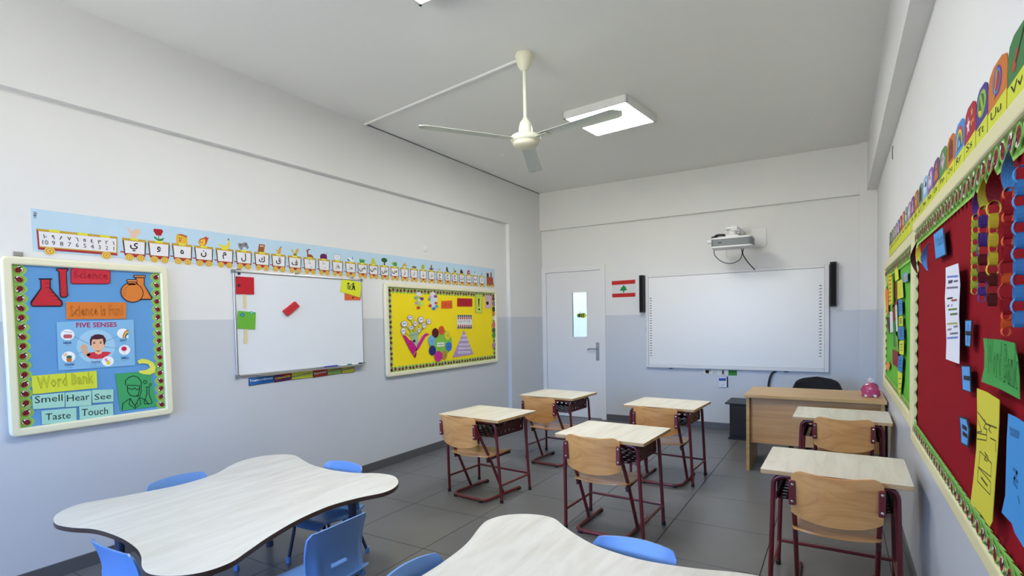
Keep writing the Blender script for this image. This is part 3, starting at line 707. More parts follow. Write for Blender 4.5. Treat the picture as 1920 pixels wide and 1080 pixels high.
border(t, f, 3.163, 0.85, 3.163, 1.70, 0.016, 0.060, 0.0192, (-1, 0), 0.006, each=False, wave=0.006, amp=0.004)
# alphabet cards above the right-hand boards
bot, top_ = 1.812, 1.992
cols = ['3c7a44', 'c8742c', '4c3c8c', 'a8283c', '4c8cd0', 'c86c2c', '5c8c4c', '74487c', '8868a8', '8cb4d8', '7c8c7c', 'a8703c', '744878', 'a888a8', '7c988c', 'a86848', 'a83838', '5c78b0', 'b07888', '7c8c88', '6c8c50', '6c5c78']
acc = [('a8502c', 'violin'), ('6c3c90', 'umbrella'), ('90b848', 'turtle'), ('e8dce0', 'star'), ('e8c838', 'rainbow'), ('784020', 'quail'), ('d0b0c8', 'pig'), ('c87838', 'owl'), ('e8e0e8', 'nest'), ('d8e4f0', 'moon'), ('303838', 'lamp'), ('d89850', 'kite'), ('c8a0c0', 'jar'), ('e0d8e0', 'igloo'), ('c0d0c8', 'hat'), ('d8b890', 'goat'), ('e0c0b0', 'fish'), ('c8d0e0', 'egg'), ('e0c8d0', 'duck'), ('c8d0c8', 'cat'), ('a8b890', 'ball'), ('a898b0', 'apple')]
edges = [1.522, 1.697, 1.889, 2.035, 2.199, 2.366, 2.526, 2.698, 2.862, 3.027, 3.192, 3.354, 3.518, 3.685, 3.85, 4.015, 4.18, 4.345, 4.51, 4.68, 4.845, 5.01, 5.17]
edges = [e if i < 13 else 3.518+(i-12)*0.1635 for i, e in enumerate(edges)]
LET = 'VUTSRQPONMLKJIHGFEDCBA'
names_c = {'3c7a44': 'green', 'c8742c': 'orange', '4c3c8c': 'purple', 'a8283c': 'red', '4c8cd0': 'blue', 'c86c2c': 'orange', '5c8c4c': 'green', '74487c': 'purple', '8868a8': 'lilac', '8cb4d8': 'pale blue', '7c8c7c': 'grey-green', 'a8703c': 'tan', '744878': 'plum', 'a888a8': 'mauve', '7c988c': 'teal-grey', 'a86848': 'brown', 'a83838': 'dark red', '5c78b0': 'blue', 'b07888': 'pink', '6c8c50': 'olive green', '6c5c78': 'dusky purple', '7c8c88': 'grey'}
def text_mesh(s_, style='f'):
    cu = bpy.data.curves.new('lettering', 'FONT'); cu.body = s_; cu.size = 1.0; cu.resolution_u = 2
    if style == 'b': cu.offset = 0.022
    if style == 'o': cu.fill_mode = 'NONE'; cu.bevel_depth = 0.008; cu.bevel_resolution = 0; cu.resolution_u = 1
    ob = bpy.data.objects.new('lettering_tmp', cu); C.objects.link(ob)
    dg = bpy.context.evaluated_depsgraph_get(); dg.update()
    me = ob.evaluated_get(dg).to_mesh()
    vs = [tuple(v.co) for v in me.vertices]; fs = [tuple(p.vertices) for p in me.polygons]
    bpy.data.objects.remove(ob); bpy.data.curves.remove(cu)
    return vs, fs
TXT = {}
def put_text(m, fn, s_, x0, y0, x1, y1, h, d, style='f', flip=1):
    k = (s_, style)
    if k not in TXT: TXT[k] = text_mesh(s_, style)
    vs, fs = TXT[k]
    if not vs: return
    ax0 = min(v[0] for v in vs); ax1 = max(v[0] for v in vs); ay1 = max(v[1] for v in vs); ay0 = min(v[1] for v in vs)
    sx = math.hypot(x1-x0, y1-y0)/max(1e-6, ax1-ax0); ux, uy = x1-x0, y1-y0; l = math.hypot(ux, uy); ux /= l; uy /= l
    syk = h/(ay1-max(0, ay0) if ay0 > -0.05 else (ay1-ay0))
    base = 0 if ay0 > -0.05 else ay0
    if h < 0: return
    px, py = -uy*flip, ux*flip
    if style == 'f' or style == 'b': zz = lambda v: d
    else: zz = lambda v: d
    m.add([fn(x0+ux*(v[0]-ax0)*sx+px*(v[1]-base)*syk, y0+uy*(v[0]-ax0)*sx+py*(v[1]-base)*syk, zz(v)) for v in vs], fs)
YST = flat('d2d83c'); INK = flat('262a1c')
for i, (L_, c_, (ac, wh)) in enumerate(zip('W'+LET, ['3a3428']+cols, [('c8b090', 'wheel')]+acc)):
    if i == 0: y0, y1 = 1.352, 1.520
    else: y0, y1 = edges[i-1]+0.003, edges[i]-0.003
    w_ = y1-y0; yc = (y0+y1)/2
    cn = 'dark' if i == 0 else names_c[c_]
    t = thing('alphabet_card', '%s alphabet card with the letter %s above the right-hand boards' % (cn, L_), 'card', (W-0.001, yc, bot), group='alphabet cards along the right wall')
    g = lambda a, b, d: (-d, a-yc, b-bot)
    po = [(y0, bot), (y1, bot), (y1, top_-0.035), (y1-0.012, top_-0.012), (yc+w_*0.22, top_), (yc-w_*0.22, top_), (y0+0.012, top_-0.012), (y0, top_-0.035)]
    MB().prism(po, g, 0.0, 0.0016).build('sheet', flat(c_), t)
    zl = 1.893
    MB().add([g(y0, bot, 0.0020), (g(y1, bot, 0.0020)), g(y1, zl-0.004, 0.0020), g(y0, zl+0.004, 0.0020)], [(0, 1, 2, 3)]).build('letter_strip', YST, t)
    m = MB(); put_text(m, g, L_+L_.lower(), y1-w_*0.18, 1.862, y0+w_*0.25, 1.862, 0.022, 0.0026, 'f', -1); m.build('letters', INK, t)
    m = MB(); yp, zp = yc, 1.945; A_ = lambda pts, lv=0: m.add([g(a, b, 0.0022+0.0003*lv) for a, b in pts], [tuple(range(len(pts)))])
    el = lambda x, y, rx, ry, n=14, s0=0, s1=2*PI: [(x+rx*math.cos(s0+(s1-s0)*k/(n-1 if s1-s0 < 6 else n)), y+ry*math.sin(s0+(s1-s0)*k/(n-1 if s1-s0 < 6 else n))) for k in range(n)]
    mats_ = [flat(ac)]
    if wh == 'violin':
        A_(el(yp+0.030, zp-0.022, 0.020, 0.014)); A_(el(yp+0.008, zp-0.004, 0.016, 0.012)); mats_.append(flat('2a1810')); m.mi(1); A_([(yp+0.02, zp-0.018), (yp-0.045, zp+0.036), (yp-0.050, zp+0.032), (yp+0.016, zp-0.022)], 1)
    elif wh == 'umbrella':
        A_(el(yp, zp, 0.045, 0.036)); mats_ += [flat('b02848'), flat('88b040'), flat('4c80c8')]; m.mi(3); A_(el(yp, zp, 0.038, 0.030), 1); m.mi(1); A_(el(yp, zp, 0.030, 0.024), 2); m.mi(2); A_([(yp-0.010, zp+0.026), (yp+0.005, zp+0.028), (yp+0.028, zp-0.036), (yp+0.022, zp-0.038)], 3)
    elif wh == 'star':
        st = lambda x, y, r: [(x+(r if k % 2 == 0 else r*0.42)*math.sin(k*PI/5), y+(r if k % 2 == 0 else r*0.42)*math.cos(k*PI/5)) for k in range(10)]
        A_(st(yp+0.025, zp-0.008, 0.030)); mats_.append(flat('e0b040')); m.mi(1); A_(st(yp-0.025, zp+0.020, 0.015)); A_(st(yp-0.020, zp-0.012, 0.012)); A_(st(yp-0.045, zp-0.01, 0.01))
    elif wh == 'rainbow':
        mats_ = [flat(c) for c in ('c04038', 'e8c838', '58a048', '3858a8', '6ca8e0')]
        for k, r in enumerate((0.062, 0.052, 0.042, 0.032, 0.022)): m.mi(k); A_(el(yp, zp-0.036, r, r*1.12, 16, 0, PI), k)
    elif wh == 'turtle':
        A_(el(yp, zp, 0.052, 0.036)); mats_ += [flat('3c6c38'), flat('d8c840')]; m.mi(1); A_(el(yp+0.004, zp, 0.036, 0.028), 1); m.mi(0); A_([(yp-0.03, zp-0.02), (yp+0.008, zp+0.032), (yp+0.02, zp+0.02), (yp-0.01, zp-0.03)], 2); m.mi(2); A_([(yp+0.03, zp-0.025), (yp+0.035, zp-0.01), (yp-0.005, zp-0.02), (yp, zp-0.03)], 2)
    else:
        hh = (i*37) % 5
        if hh == 0: A_(el(yp, zp, 0.045, 0.032)); A_(el(yp-0.03, zp+0.015, 0.02, 0.018))
        elif hh == 1: A_([(yp-0.05, zp-0.035), (yp-0.015, zp+0.035), (yp+0.02, zp+0.02), (yp+0.05, zp-0.035)])
        elif hh == 2: A_([(yp-0.04, zp-0.035), (yp-0.04, zp+0.02), (yp, zp+0.038), (yp+0.04, zp+0.02), (yp+0.04, zp-0.035)])
        elif hh == 3: A_(el(yp-0.02, zp, 0.022, 0.034)); A_(el(yp+0.03, zp-0.005, 0.020, 0.028))
        else: A_([(yp-0.045, zp), (yp, zp+0.035), (yp+0.045, zp), (yp, zp-0.035)])
        mats_.append(flat('403838')); m.mi(1); A_(el(yp+0.012, zp+0.006, 0.006, 0.006, 8), 2); A_(el(yp-0.014, zp+0.006, 0.006, 0.006, 8), 2)
    m.build('picture', mats_, t)
# paper chains hanging on the red board
def chain(label, y, ztop, spec, strip=None):
    """spec: (colour, links, radius) runs of alternating paper rings hanging down; strip: flat twisted ribbon above them"""
    d0 = 0.052
    t = thing('paper_chain', label, 'paper chain', (W-d0, y, ztop), group='paper chains hanging on the red board')
    z = 0.0
    if strip:
        colr, ln, wd = strip; rows = []
        for i in range(9):
            v = i/8; a = v*2.2; ww = wd*(0.35+0.65*math.sin(PI*min(1, 0.15+v*0.8)))
            rows.append([(math.sin(a)*ww*k, math.cos(a)*ww*k, z-ln*v) for k in (-1, 0, 1)])
        MB().grid(rows, 0.0006).build('ribbon', flat(colr), t); z -= ln-0.008
    n = 0
    for colr, cnt, r in spec:
        for k in range(cnt):
            m = MB(); N = 12; zz = z-r; hw = 0.007
            turn = n % 2
            pts = []
            for e in (-1, 1):
                for q in range(N):
                    a = 2*PI*q/N; u = r*math.cos(a)*0.72; v = r*math.sin(a)
                    pts.append((u*(1-turn)+e*hw*turn, e*hw*(1-turn)+u*turn, zz+v))
            m.add(pts, [(q, (q+1) % N, N+(q+1) % N, N+q) for q in range(N)])
            o = m.build('chain_link', flat(colr), t); so = o.modifiers.new('thick', 'SOLIDIFY'); so.thickness = 0.0006
            z -= r*1.55; n += 1
    return t
chain('narrow lime paper chain with a purple ribbon, farthest from the camera', 1.722, 1.675, [('b8c840', 13, 0.0095)], ('5c3c90', 0.07, 0.008))
chain('purple and orange paper chain with a yellow ribbon on top', 1.640, 1.690, [('d86030', 1, 0.013), ('4c3488', 1, 0.015), ('d86030', 1, 0.011), ('4c3488', 2, 0.016), ('6c1c28', 3, 0.013), ('5c3c90', 3, 0.010)], ('b8b838', 0.08, 0.012))
chain('yellow and orange paper chain with a dark red ribbon on top', 1.542, 1.690, [('d8c838', 2, 0.017), ('d87030', 1, 0.010), ('d8c838', 1, 0.016), ('d87030', 1, 0.010), ('d8c838', 2, 0.015), ('5c2418', 3, 0.014)], ('7c1c24', 0.085, 0.016))
chain('red and orange paper chain with a bright blue ribbon on top', 1.425, 1.700, [('e06028', 1, 0.012), ('a82028', 1, 0.018), ('e06028', 1, 0.012), ('a82028', 1, 0.018), ('e06028', 1, 0.012), ('a82028', 2, 0.018), ('e06028', 1, 0.012), ('a82028', 2, 0.018), ('e06028', 3, 0.010)], ('4c98d8', 0.09, 0.013))
chain('plain blue paper chain nearest the camera on the red board', 1.338, 1.640, [('4c98d8', 12, 0.0155)])
for y0, z0, y1, z1, cc, lab in ((2.885, 1.668, 2.745, 1.566, 'd8c838', 'curled yellow paper ribbon under the top border of the red board'), (2.625, 1.645, 2.668, 1.540, '4c88c8', 'curled blue paper ribbon left of the Math card on the red board'), (3.02, 1.69, 2.99, 1.55, '3c1418', 'dark curled paper ribbon in the far top corner of the red board')):
    rows = []
    for i in range(13):
        v = i/12; ww = 0.010*(0.3+0.7*math.sin(PI*v)); a = 0.5+2.0*v
        rows.append([(W-0.04-0.012*math.sin(PI*v)+math.sin(a)*ww*k, y0+(y1-y0)*v+0.02*math.sin(PI*v)+math.cos(a)*ww*k, z0+(z1-z0)*v) for k in (-1, 0, 1)])
    tag(MB().grid(rows, 0.0006).build('paper_ribbon', flat(cc)), lab, 'ribbon')

# ================================================================== ALPHABET TRAIN BANNER
t = thing('train_banner', 'long pale blue alphabet train banner above the left wall boards', 'banner', (0.0, 1.18, 1.79))
g = lambda a, b, d: (d, a-1.18, b-1.79)
SKYB = mat('banner_blue', sr(190, 218, 236), 0.6, noise=0.04, nscale=9)
js = [1.178, 1.598, 2.171, 2.73, 3.30, 3.87, 4.44, 5.00, 5.46, 5.744]
for i in range(len(js)-1):
    MB().prism(rect(js[i]-(0.006 if i else 0), 1.796, js[i+1], 2.024+0.002*(i % 2)), g, 0.001, 0.0022+0.0006*(i % 2)).build('sheet', SKYB, t)
GOLD = flat('c8a038'); PALE = flat('ebe9ea'); MARO = flat('a8303a'); DGRY = flat('3a3430'); WH1 = flat('e8d068'); WH2 = flat('d89a30'); LIME = flat('e8e048')
def wheel(parent, a, b, r, d):
    m = MB()
    for k, (rr, mi) in enumerate(((r, 0), (r*0.80, 1), (r*0.52, 0), (r*0.30, 1))):
        m.mi(mi); n = 14; pts = [(a+rr*0.98*math.cos(2*PI*q/n), b+rr*0.82*math.sin(2*PI*q/n)) for q in range(n)]
        m.add([g(x, y, d+0.0004*k) for x, y in pts], [tuple(range(n))])
    return m.build('wheel', [WH1, WH2], parent)
def glyph(m, fn, s_, x, z, sc, d, style='b'):
    k = (s_, style)
    if k not in TXT: TXT[k] = text_mesh(s_, style)
    vs, fs = TXT[k]
    cx = (min(v[0] for v in vs)+max(v[0] for v in vs))/2; cz = (min(v[1] for v in vs)+max(v[1] for v in vs))/2
    m.add([fn(x+(v[0]-cx)*sc, z+(v[1]-cz)*sc, d) for v in vs], fs)
m = MB(); [m.add([g(a, b, 0.0026) for a, b in rect(1.188, z, 1.200 if z < 1.99 else 1.203, z+h_)], [(0, 1, 2, 3)]) for z, h_ in ((2.004, 0.003), (1.994, 0.006), (1.982, 0.009), (1.974, 0.003))]; m.build('barcode', flat('5a5c66'), t)
# number wagon
m = MB(); m.mi(0).prism([(1.197, 1.918), (1.580, 1.920), (1.576, 1.808), (1.200, 1.806)], g, 0.003, 0.0040)
m.mi(1).add([g(a, b, 0.0045) for a, b in ((1.205, 1.905), (1.574, 1.907), (1.570, 1.826), (1.207, 1.824))], [(0, 1, 2, 3)])
m.mi(2).add([g(a, b, 0.0046) for a, b in ((1.200, 1.806), (1.576, 1.808), (1.575, 1.820), (1.202, 1.818))], [(0, 1, 2, 3)])
m.mi(2).add([g(a, b, 0.0047) for a, b in ((1.197, 1.918), (1.204, 1.905), (1.206, 1.818), (1.200, 1.806))], [(0, 1, 2, 3)])
m.mi(3)
for a in (1.275, 1.405, 1.515): m.prism(rrect(a-0.025, 1.907, a+0.025, 1.921, 0.006), g, 0.0047, 0.0052)
nw = m.build('number_wagon', [GOLD, PALE, MARO, LIME], t)
m = MB()
for k, (ar, s_) in enumerate(zip(['\u0661\u0660'[::1], '\u0669', '\u0668', '\u0667', '\u0666', '\u0665', '\u0664', '\u0663', '\u0662', '\u0661'], ['10', '9', '8', '7', '6', '5', '4', '3', '2', '1'])):
    x = 1.232+k*0.0362
    glyph(m, g, s_, x, 1.848, 0.034, 0.0052, 'f'); glyph(m, g, ar, x, 1.880, 0.030, 0.0052)
m.build('numerals', flat('2a2626'), nw)
wheel(nw, 1.250, 1.803, 0.025, 0.0056); wheel(nw, 1.518, 1.804, 0.025, 0.0056)
starts = [1.605, 1.746, 1.889, 2.031, 2.178, 2.321, 2.467, 2.608, 2.754, 2.897, 3.040, 3.184, 3.330, 3.471, 3.608, 3.751, 3.890, 4.030, 4.170, 4.312, 4.449, 4.588, 4.725, 4.858, 4.990, 5.127, 5.260, 5.398]
letters = ['\u064a', '\u0648', '\u0647', '\u0646', '\u0645', '\u0644', '\u0643', '\u0642', '\u0641', '\u063a', '\u0639', '\u0638', '\u0637', '\u0636', '\u0635', '\u0634', '\u0633', '\u0632', '\u0631', '\u0630', '\u062f', '\u062e', '\u062d', '\u062c', '\u062b', '\u062a', '\u0628', '\u0627']
wide = {'\u0627': 0.004, '\u0631': 0.015, '\u0632': 0.015, '\u062f': 0.014, '\u0630': 0.014, '\u0648': 0.019}
def P_(m, mi, pts, lv=0): m.mi(mi); m.add([g(a, b, 0.0030+0.0003*lv) for a, b in pts], [tuple(range(len(pts)))])
def EL(x, y, rx, ry, n=12): return [(x+rx*math.cos(2*PI*k/n), y+ry*math.sin(2*PI*k/n)) for k in range(n)]
def pic(k, x, z):
    """small printed picture standing on wagon k; x centre, z base"""
    m = MB(); c = []
    def M(h): c.append(flat(h)); return len(c)-1
    if k == 0: P_(m, M('e8c8b0'), [(x-0.022, z), (x-0.020, z+0.025), (x-0.038, z+0.060), (x-0.030, z+0.066), (x-0.014, z+0.044), (x+0.012, z+0.062), (x+0.034, z+0.062), (x+0.040, z+0.048), (x+0.030, z+0.030), (x+0.012, z+0.010), (x+0.010, z)])
    elif k == 1: P_(m, M('3f8a4c'), [(x-0.002, z), (x-0.028, z+0.018), (x-0.026, z+0.030), (x-0.002, z+0.014), (x+0.004, z+0.014), (x+0.034, z+0.026), (x+0.026, z+0.008), (x+0.004, z)]); P_(m, 0, [(x-0.002, z+0.010), (x+0.003, z+0.010), (x+0.003, z+0.045), (x-0.002, z+0.045)], 1); P_(m, M('b0202c'), [(x-0.014, z+0.036), (x-0.030, z+0.062), (x-0.026, z+0.076), (x+0.022, z+0.078), (x+0.028, z+0.066), (x+0.014, z+0.036)], 2)
    elif k == 2: P_(m, M('e8b838'), [(x-0.036, z), (x-0.036, z+0.050), (x-0.028, z+0.058), (x+0.034, z+0.054), (x+0.036, z)]); P_(m, M('b86838'), [(x-0.030, z+0.056), (x-0.006, z+0.064), (x+0.034, z+0.056), (x+0.030, z+0.042), (x+0.006, z+0.050)], 1); P_(m, M('d85848'), EL(x-0.012, z+0.020, 0.006, 0.007), 1); P_(m, M('2a2020'), EL(x-0.016, z+0.034, 0.003, 0.004), 2); P_(m, 3, EL(x-0.004, z+0.034, 0.003, 0.004), 2)
    elif k == 3: P_(m, M('d04830'), [(x-0.022, z), (x-0.036, z+0.020), (x-0.024, z+0.044), (x+0.010, z+0.060), (x+0.020, z+0.072), (x+0.022, z+0.060), (x+0.038, z+0.062), (x+0.030, z+0.044), (x+0.020, z+0.016), (x+0.006, z)]); P_(m, M('f0c440'), [(x-0.020, z+0.003), (x-0.031, z+0.020), (x-0.020, z+0.038), (x+0.006, z+0.050), (x+0.014, z+0.044), (x+0.012, z+0.016), (x+0.002, z+0.003)], 1); P_(m, M('3a2418'), EL(x-0.020, z+0.024, 0.003, 0.004), 2); P_(m, 2, EL(x-0.008, z+0.024, 0.003, 0.004), 2)
    elif k == 4: P_(m, M('e8dc40'), [(x-0.042, z+0.026), (x-0.038, z+0.014), (x-0.012, z), (x+0.022, z), (x+0.040, z+0.018), (x+0.042, z+0.044), (x+0.034, z+0.062), (x+0.026, z+0.060), (x+0.028, z+0.036), (x+0.014, z+0.020), (x-0.012, z+0.020)]); P_(m, M('3c3420'), [(x+0.025, z+0.060), (x+0.035, z+0.060), (x+0.036, z+0.070), (x+0.028, z+0.070)], 1)
    elif k == 5: P_(m, M('8a8a92'), [(x-0.022, z), (x-0.042, z+0.030), (x-0.036, z+0.050), (x-0.014, z+0.048), (x+0.008, z+0.058), (x+0.028, z+0.060), (x+0.042, z+0.024), (x+0.030, z+0.010), (x+0.014, z+0.026), (x-0.006, z+0.022), (x-0.008, z)]); P_(m, M('4a4a54'), EL(x-0.022, z+0.036, 0.006, 0.006), 1); P_(m, 1, EL(x+0.018, z+0.044, 0.006, 0.006), 1)
    elif k == 6: P_(m, M('9c5c30'), [(x-0.034, z), (x-0.020, z+0.060), (x+0.028, z+0.060), (x+0.016, z)]); P_(m, M('d8d0c0'), [(x+0.016, z), (x+0.028, z+0.060), (x+0.038, z+0.050), (x+0.026, z)], 1); P_(m, M('f4f0f0'), EL(x-0.006, z+0.046, 0.006, 0.006), 1); P_(m, 2, EL(x+0.010, z+0.046, 0.006, 0.006), 1); P_(m, M('1c1410'), EL(x-0.005, z+0.045, 0.002, 0.003), 2); P_(m, 3, EL(x+0.011, z+0.045, 0.002, 0.003), 2)
    elif k == 7: P_(m, M('e0a040'), [(x-0.014, z), (x+0.010, z+0.052), (x+0.028, z+0.046), (x+0.016, z)]); P_(m, M('222222'), [(x+0.018, z+0.054), (x+0.028, z+0.050), (x+0.030, z+0.064)], 1); P_(m, M('c89040'), [(x-0.030, z+0.050), (x-0.026, z+0.046), (x-0.016, z+0.020), (x-0.006, z+0.026), (x-0.010, z+0.030), (x-0.018, z+0.030)], 1)
    elif k == 8: P_(m, M('d8b040'), [(x, z+0.018), (x+0.020, z+0.056), (x+0.042, z+0.062), (x+0.034, z+0.030), (x+0.010, z+0.010)]); P_(m, 0, [(x-0.004, z+0.018), (x-0.016, z+0.046), (x-0.030, z+0.056), (x-0.024, z+0.028)]); P_(m, M('8a7a28'), [(x-0.012, z), (x+0.018, z), (x+0.022, z+0.016), (x, z+0.020), (x-0.012, z+0.014)], 1)
    elif k == 9: P_(m, M('9c5038'), [(x-0.024, z), (x-0.024, z+0.044), (x-0.032, z+0.046), (x-0.024, z+0.062), (x-0.010, z+0.060), (x-0.012, z+0.024), (x+0.016, z+0.026), (x+0.038, z+0.008), (x+0.034, z)]); P_(m, M('2c2020'), [(x-0.018, z+0.060), (x-0.008, z+0.068), (x+0.014, z+0.062), (x-0.004, z+0.058)], 1)
    elif k == 10: P_(m, M('6c1c5c'), [(x-0.036, z), (x-0.038, z+0.022), (x-0.024, z+0.040), (x+0.012, z+0.044), (x+0.032, z+0.032), (x+0.034, z)]); P_(m, M('5c4828'), [(x+0.024, z+0.034), (x+0.029, z+0.034), (x+0.032, z+0.054), (x+0.028, z+0.054)], 1)
    elif k == 11: P_(m, M('8090a8'), [(x-0.038, z+0.004), (x-0.034, z+0.052), (x+0.036, z+0.050), (x+0.036, z+0.010), (x+0.010, z)]); P_(m, M('eceef4'), [(x-0.035, z+0.006), (x-0.032, z+0.049), (x+0.033, z+0.047), (x+0.033, z+0.012), (x+0.010, z+0.003)], 1); P_(m, 0, [(x-0.030, z+0.046), (x, z+0.020), (x+0.030, z+0.046), (x, z+0.024)], 2)
    elif k == 12: P_(m, M('eef2f8'), [(x-0.040, z+0.026), (x-0.020, z+0.008), (x+0.040, z), (x+0.040, z+0.008), (x+0.016, z+0.026), (x-0.020, z+0.036)]); P_(m, M('3c68b0'), [(x-0.040, z+0.024), (x-0.022, z+0.006), (x+0.002, z+0.004), (x-0.020, z+0.022)], 1); P_(m, M('384858'), [(x+0.020, z+0.024), (x+0.024, z+0.044), (x+0.030, z+0.044), (x+0.028, z+0.022)], 1)
    elif k == 13: P_(m, M('3f9c48'), [(x-0.030, z), (x-0.034, z+0.030), (x-0.022, z+0.042), (x-0.014, z+0.026), (x+0.004, z+0.036), (x+0.014, z+0.028), (x+0.036, z+0.034), (x+0.024, z+0.010), (x+0.028, z)])
    elif k == 14: P_(m, M('c8cc38'), [(x-0.026, z), (x-0.032, z+0.026), (x-0.016, z+0.036), (x-0.010, z+0.060), (x+0.006, z+0.058), (x+0.020, z+0.030), (x+0.030, z+0.006), (x+0.022, z)])
    elif k == 15: P_(m, M('5c3a28'), [(x-0.008, z), (x-0.006, z+0.034), (x+0.008, z+0.034), (x+0.010, z)]); P_(m, M('2c6034'), EL(x, z+0.050, 0.040, 0.022), 1)
    elif k == 16: P_(m, M('48a050'), EL(x+0.008, z+0.022, 0.028, 0.024)); P_(m, M('a8b840'), EL(x-0.028, z+0.026, 0.013, 0.014), 1)
    elif k == 17: P_(m, M('d0a848'), [(x-0.034, z+0.014), (x-0.030, z+0.022), (x-0.016, z+0.026), (x, z+0.048), (x+0.014, z+0.040), (x+0.030, z+0.030), (x+0.026, z), (x+0.018, z), (x+0.014, z+0.016), (x-0.012, z+0.016), (x-0.014, z), (x-0.022, z)])
    elif k == 18: P_(m, M('6c7060'), EL(x+0.006, z+0.014, 0.036, 0.013))
    elif k == 19: P_(m, M('a8b848'), [(x-0.020, z), (x-0.028, z+0.034), (x-0.010, z+0.050), (x+0.016, z+0.052), (x+0.026, z+0.024), (x+0.016, z)])
    elif k == 20: P_(m, M('783028'), [(x-0.022, z), (x-0.010, z+0.030), (x-0.008, z+0.060), (x+0.004, z+0.062), (x+0.010, z+0.022), (x+0.020, z)]); P_(m, M('2c1c1c'), [(x-0.034, z+0.012), (x-0.030, z+0.032), (x-0.010, z+0.010)], 1); P_(m, 1, [(x+0.034, z+0.012), (x+0.034, z+0.032), (x+0.012, z+0.010)], 1)
    elif k == 21: P_(m, M('c8d0d8'), EL(x-0.004, z+0.020, 0.026, 0.020)); P_(m, M('58606c'), EL(x, z+0.022, 0.006, 0.006), 1)
    elif k == 22: P_(m, M('4c4c50'), [(x-0.016, z), (x-0.028, z+0.030), (x-0.014, z+0.058), (x+0.002, z+0.056), (x+0.014, z+0.014), (x+0.030, z+0.010), (x+0.020, z)])
    elif k == 23: P_(m, M('b8b050'), [(x-0.022, z), (x-0.022, z+0.034), (x-0.030, z+0.036), (x-0.014, z+0.056), (x-0.006, z+0.044), (x-0.006, z+0.016), (x+0.024, z+0.016), (x+0.030, z)]); P_(m, M('3c3020'), EL(x+0.012, z+0.020, 0.012, 0.011), 1)
    elif k == 24: P_(m, M('5c2c24'), [(x-0.026, z), (x-0.032, z+0.026), (x-0.012, z+0.046), (x+0.010, z+0.044), (x+0.026, z+0.018), (x+0.028, z)]); P_(m, M('2c3428'), EL(x-0.010, z+0.040, 0.012, 0.010), 1)
    elif k == 25: P_(m, M('b02c34'), [(x-0.024, z), (x-0.032, z+0.030), (x-0.010, z+0.048), (x+0.016, z+0.050), (x+0.026, z+0.020), (x+0.028, z)]); P_(m, M('f0dcdc'), EL(x+0.002, z+0.024, 0.008, 0.010), 1)
    elif k == 26: P_(m, M('dce0e4'), [(x-0.014, z), (x-0.020, z+0.034), (x+0.002, z+0.044), (x+0.018, z+0.024), (x+0.014, z)]); P_(m, M('48484c'), EL(x-0.010, z+0.034, 0.008, 0.008), 1)
    else: P_(m, M('a8c0c8'), [(x-0.022, z), (x-0.016, z+0.036), (x+0.010, z+0.040), (x+0.022, z+0.012), (x+0.018, z)])
    return m.build('picture', c, t)
for k, (x0, L_) in enumerate(zip(starts, letters)):
    wd = 0.132-0.0009*k; x1 = x0+wd; xc = (x0+x1)/2
    m = MB(); m.mi(0).prism([(x0, 1.918), (x1, 1.918), (x1-0.008, 1.818), (x0+0.008, 1.818)], g, 0.003, 0.0040)
    m.mi(1).add([g(a, b, 0.0045) for a, b in ((x0+0.010, 1.903), (x1-0.010, 1.903), (x1-0.013, 1.828), (x0+0.013, 1.828))], [(0, 1, 2, 3)])
    m.mi(2)
    for s_ in (0, 1):
        a, b = (x0, x0+0.006) if not s_ else (x1-0.006, x1)
        m.add([g(a, 1.905, 0.0046), g(b, 1.905, 0.0046), g(b+(0.008 if not s_ else -0.008), 1.818, 0.0046), g(a+(0.008 if not s_ else -0.008), 1.818, 0.0046)], [(0, 1, 2, 3)])
    m.mi(3).add([g(a, b, 0.0047) for a, b in ((x0+0.008, 1.826), (x1-0.008, 1.826), (x1-0.012, 1.806), (x0+0.012, 1.806))], [(0, 1, 2, 3)])
    m.mi(4).prism(rrect(xc-0.022, 1.908, xc+0.022, 1.922, 0.005), g, 0.0047, 0.0052)
    wg = m.build('letter_wagon', [GOLD, PALE, DGRY, MARO, LIME], t)
    wheel(wg, xc-0.031, 1.803, 0.024, 0.0055); wheel(wg, xc+0.031, 1.803, 0.024, 0.0055)
    m = MB(); glyph(m, g, L_, xc-0.003, 1.868, 0.060, 0.0050); m.build('letter', flat('201c20'), wg)
    MB().prism([(x0-0.012, 1.829), (x0+0.010, 1.829), (x0+0.010, 1.836), (x0-0.012, 1.836)], g, 0.0028, 0.0038).build('coupling', MARO, wg)
    pic(k, xc, 1.920)
m = MB(); m.prism([(5.556, 1.806), (5.556, 1.96), (5.60, 1.965), (5.605, 1.915), (5.640, 1.915), (5.645, 1.975), (5.672, 1.975), (5.672, 1.92), (5.700, 1.91), (5.705, 1.85), (5.722, 1.806)], g, 0.003, 0.004)
m.mi(1).add([g(a, b, 0.0045) for a, b in EL(5.583, 1.935, 0.018, 0.026)], [tuple(range(12))]); m.mi(2).add([g(a, b, 0.0045) for a, b in rect(5.628, 1.86, 5.690, 1.90)], [(0, 1, 2, 3)])
en = m.build('locomotive', [flat('a85c34'), flat('382c28'), flat('b83c38')], t)
for a in (5.585, 5.65, 5.69): wheel(en, a, 1.805, 0.020, 0.0055)

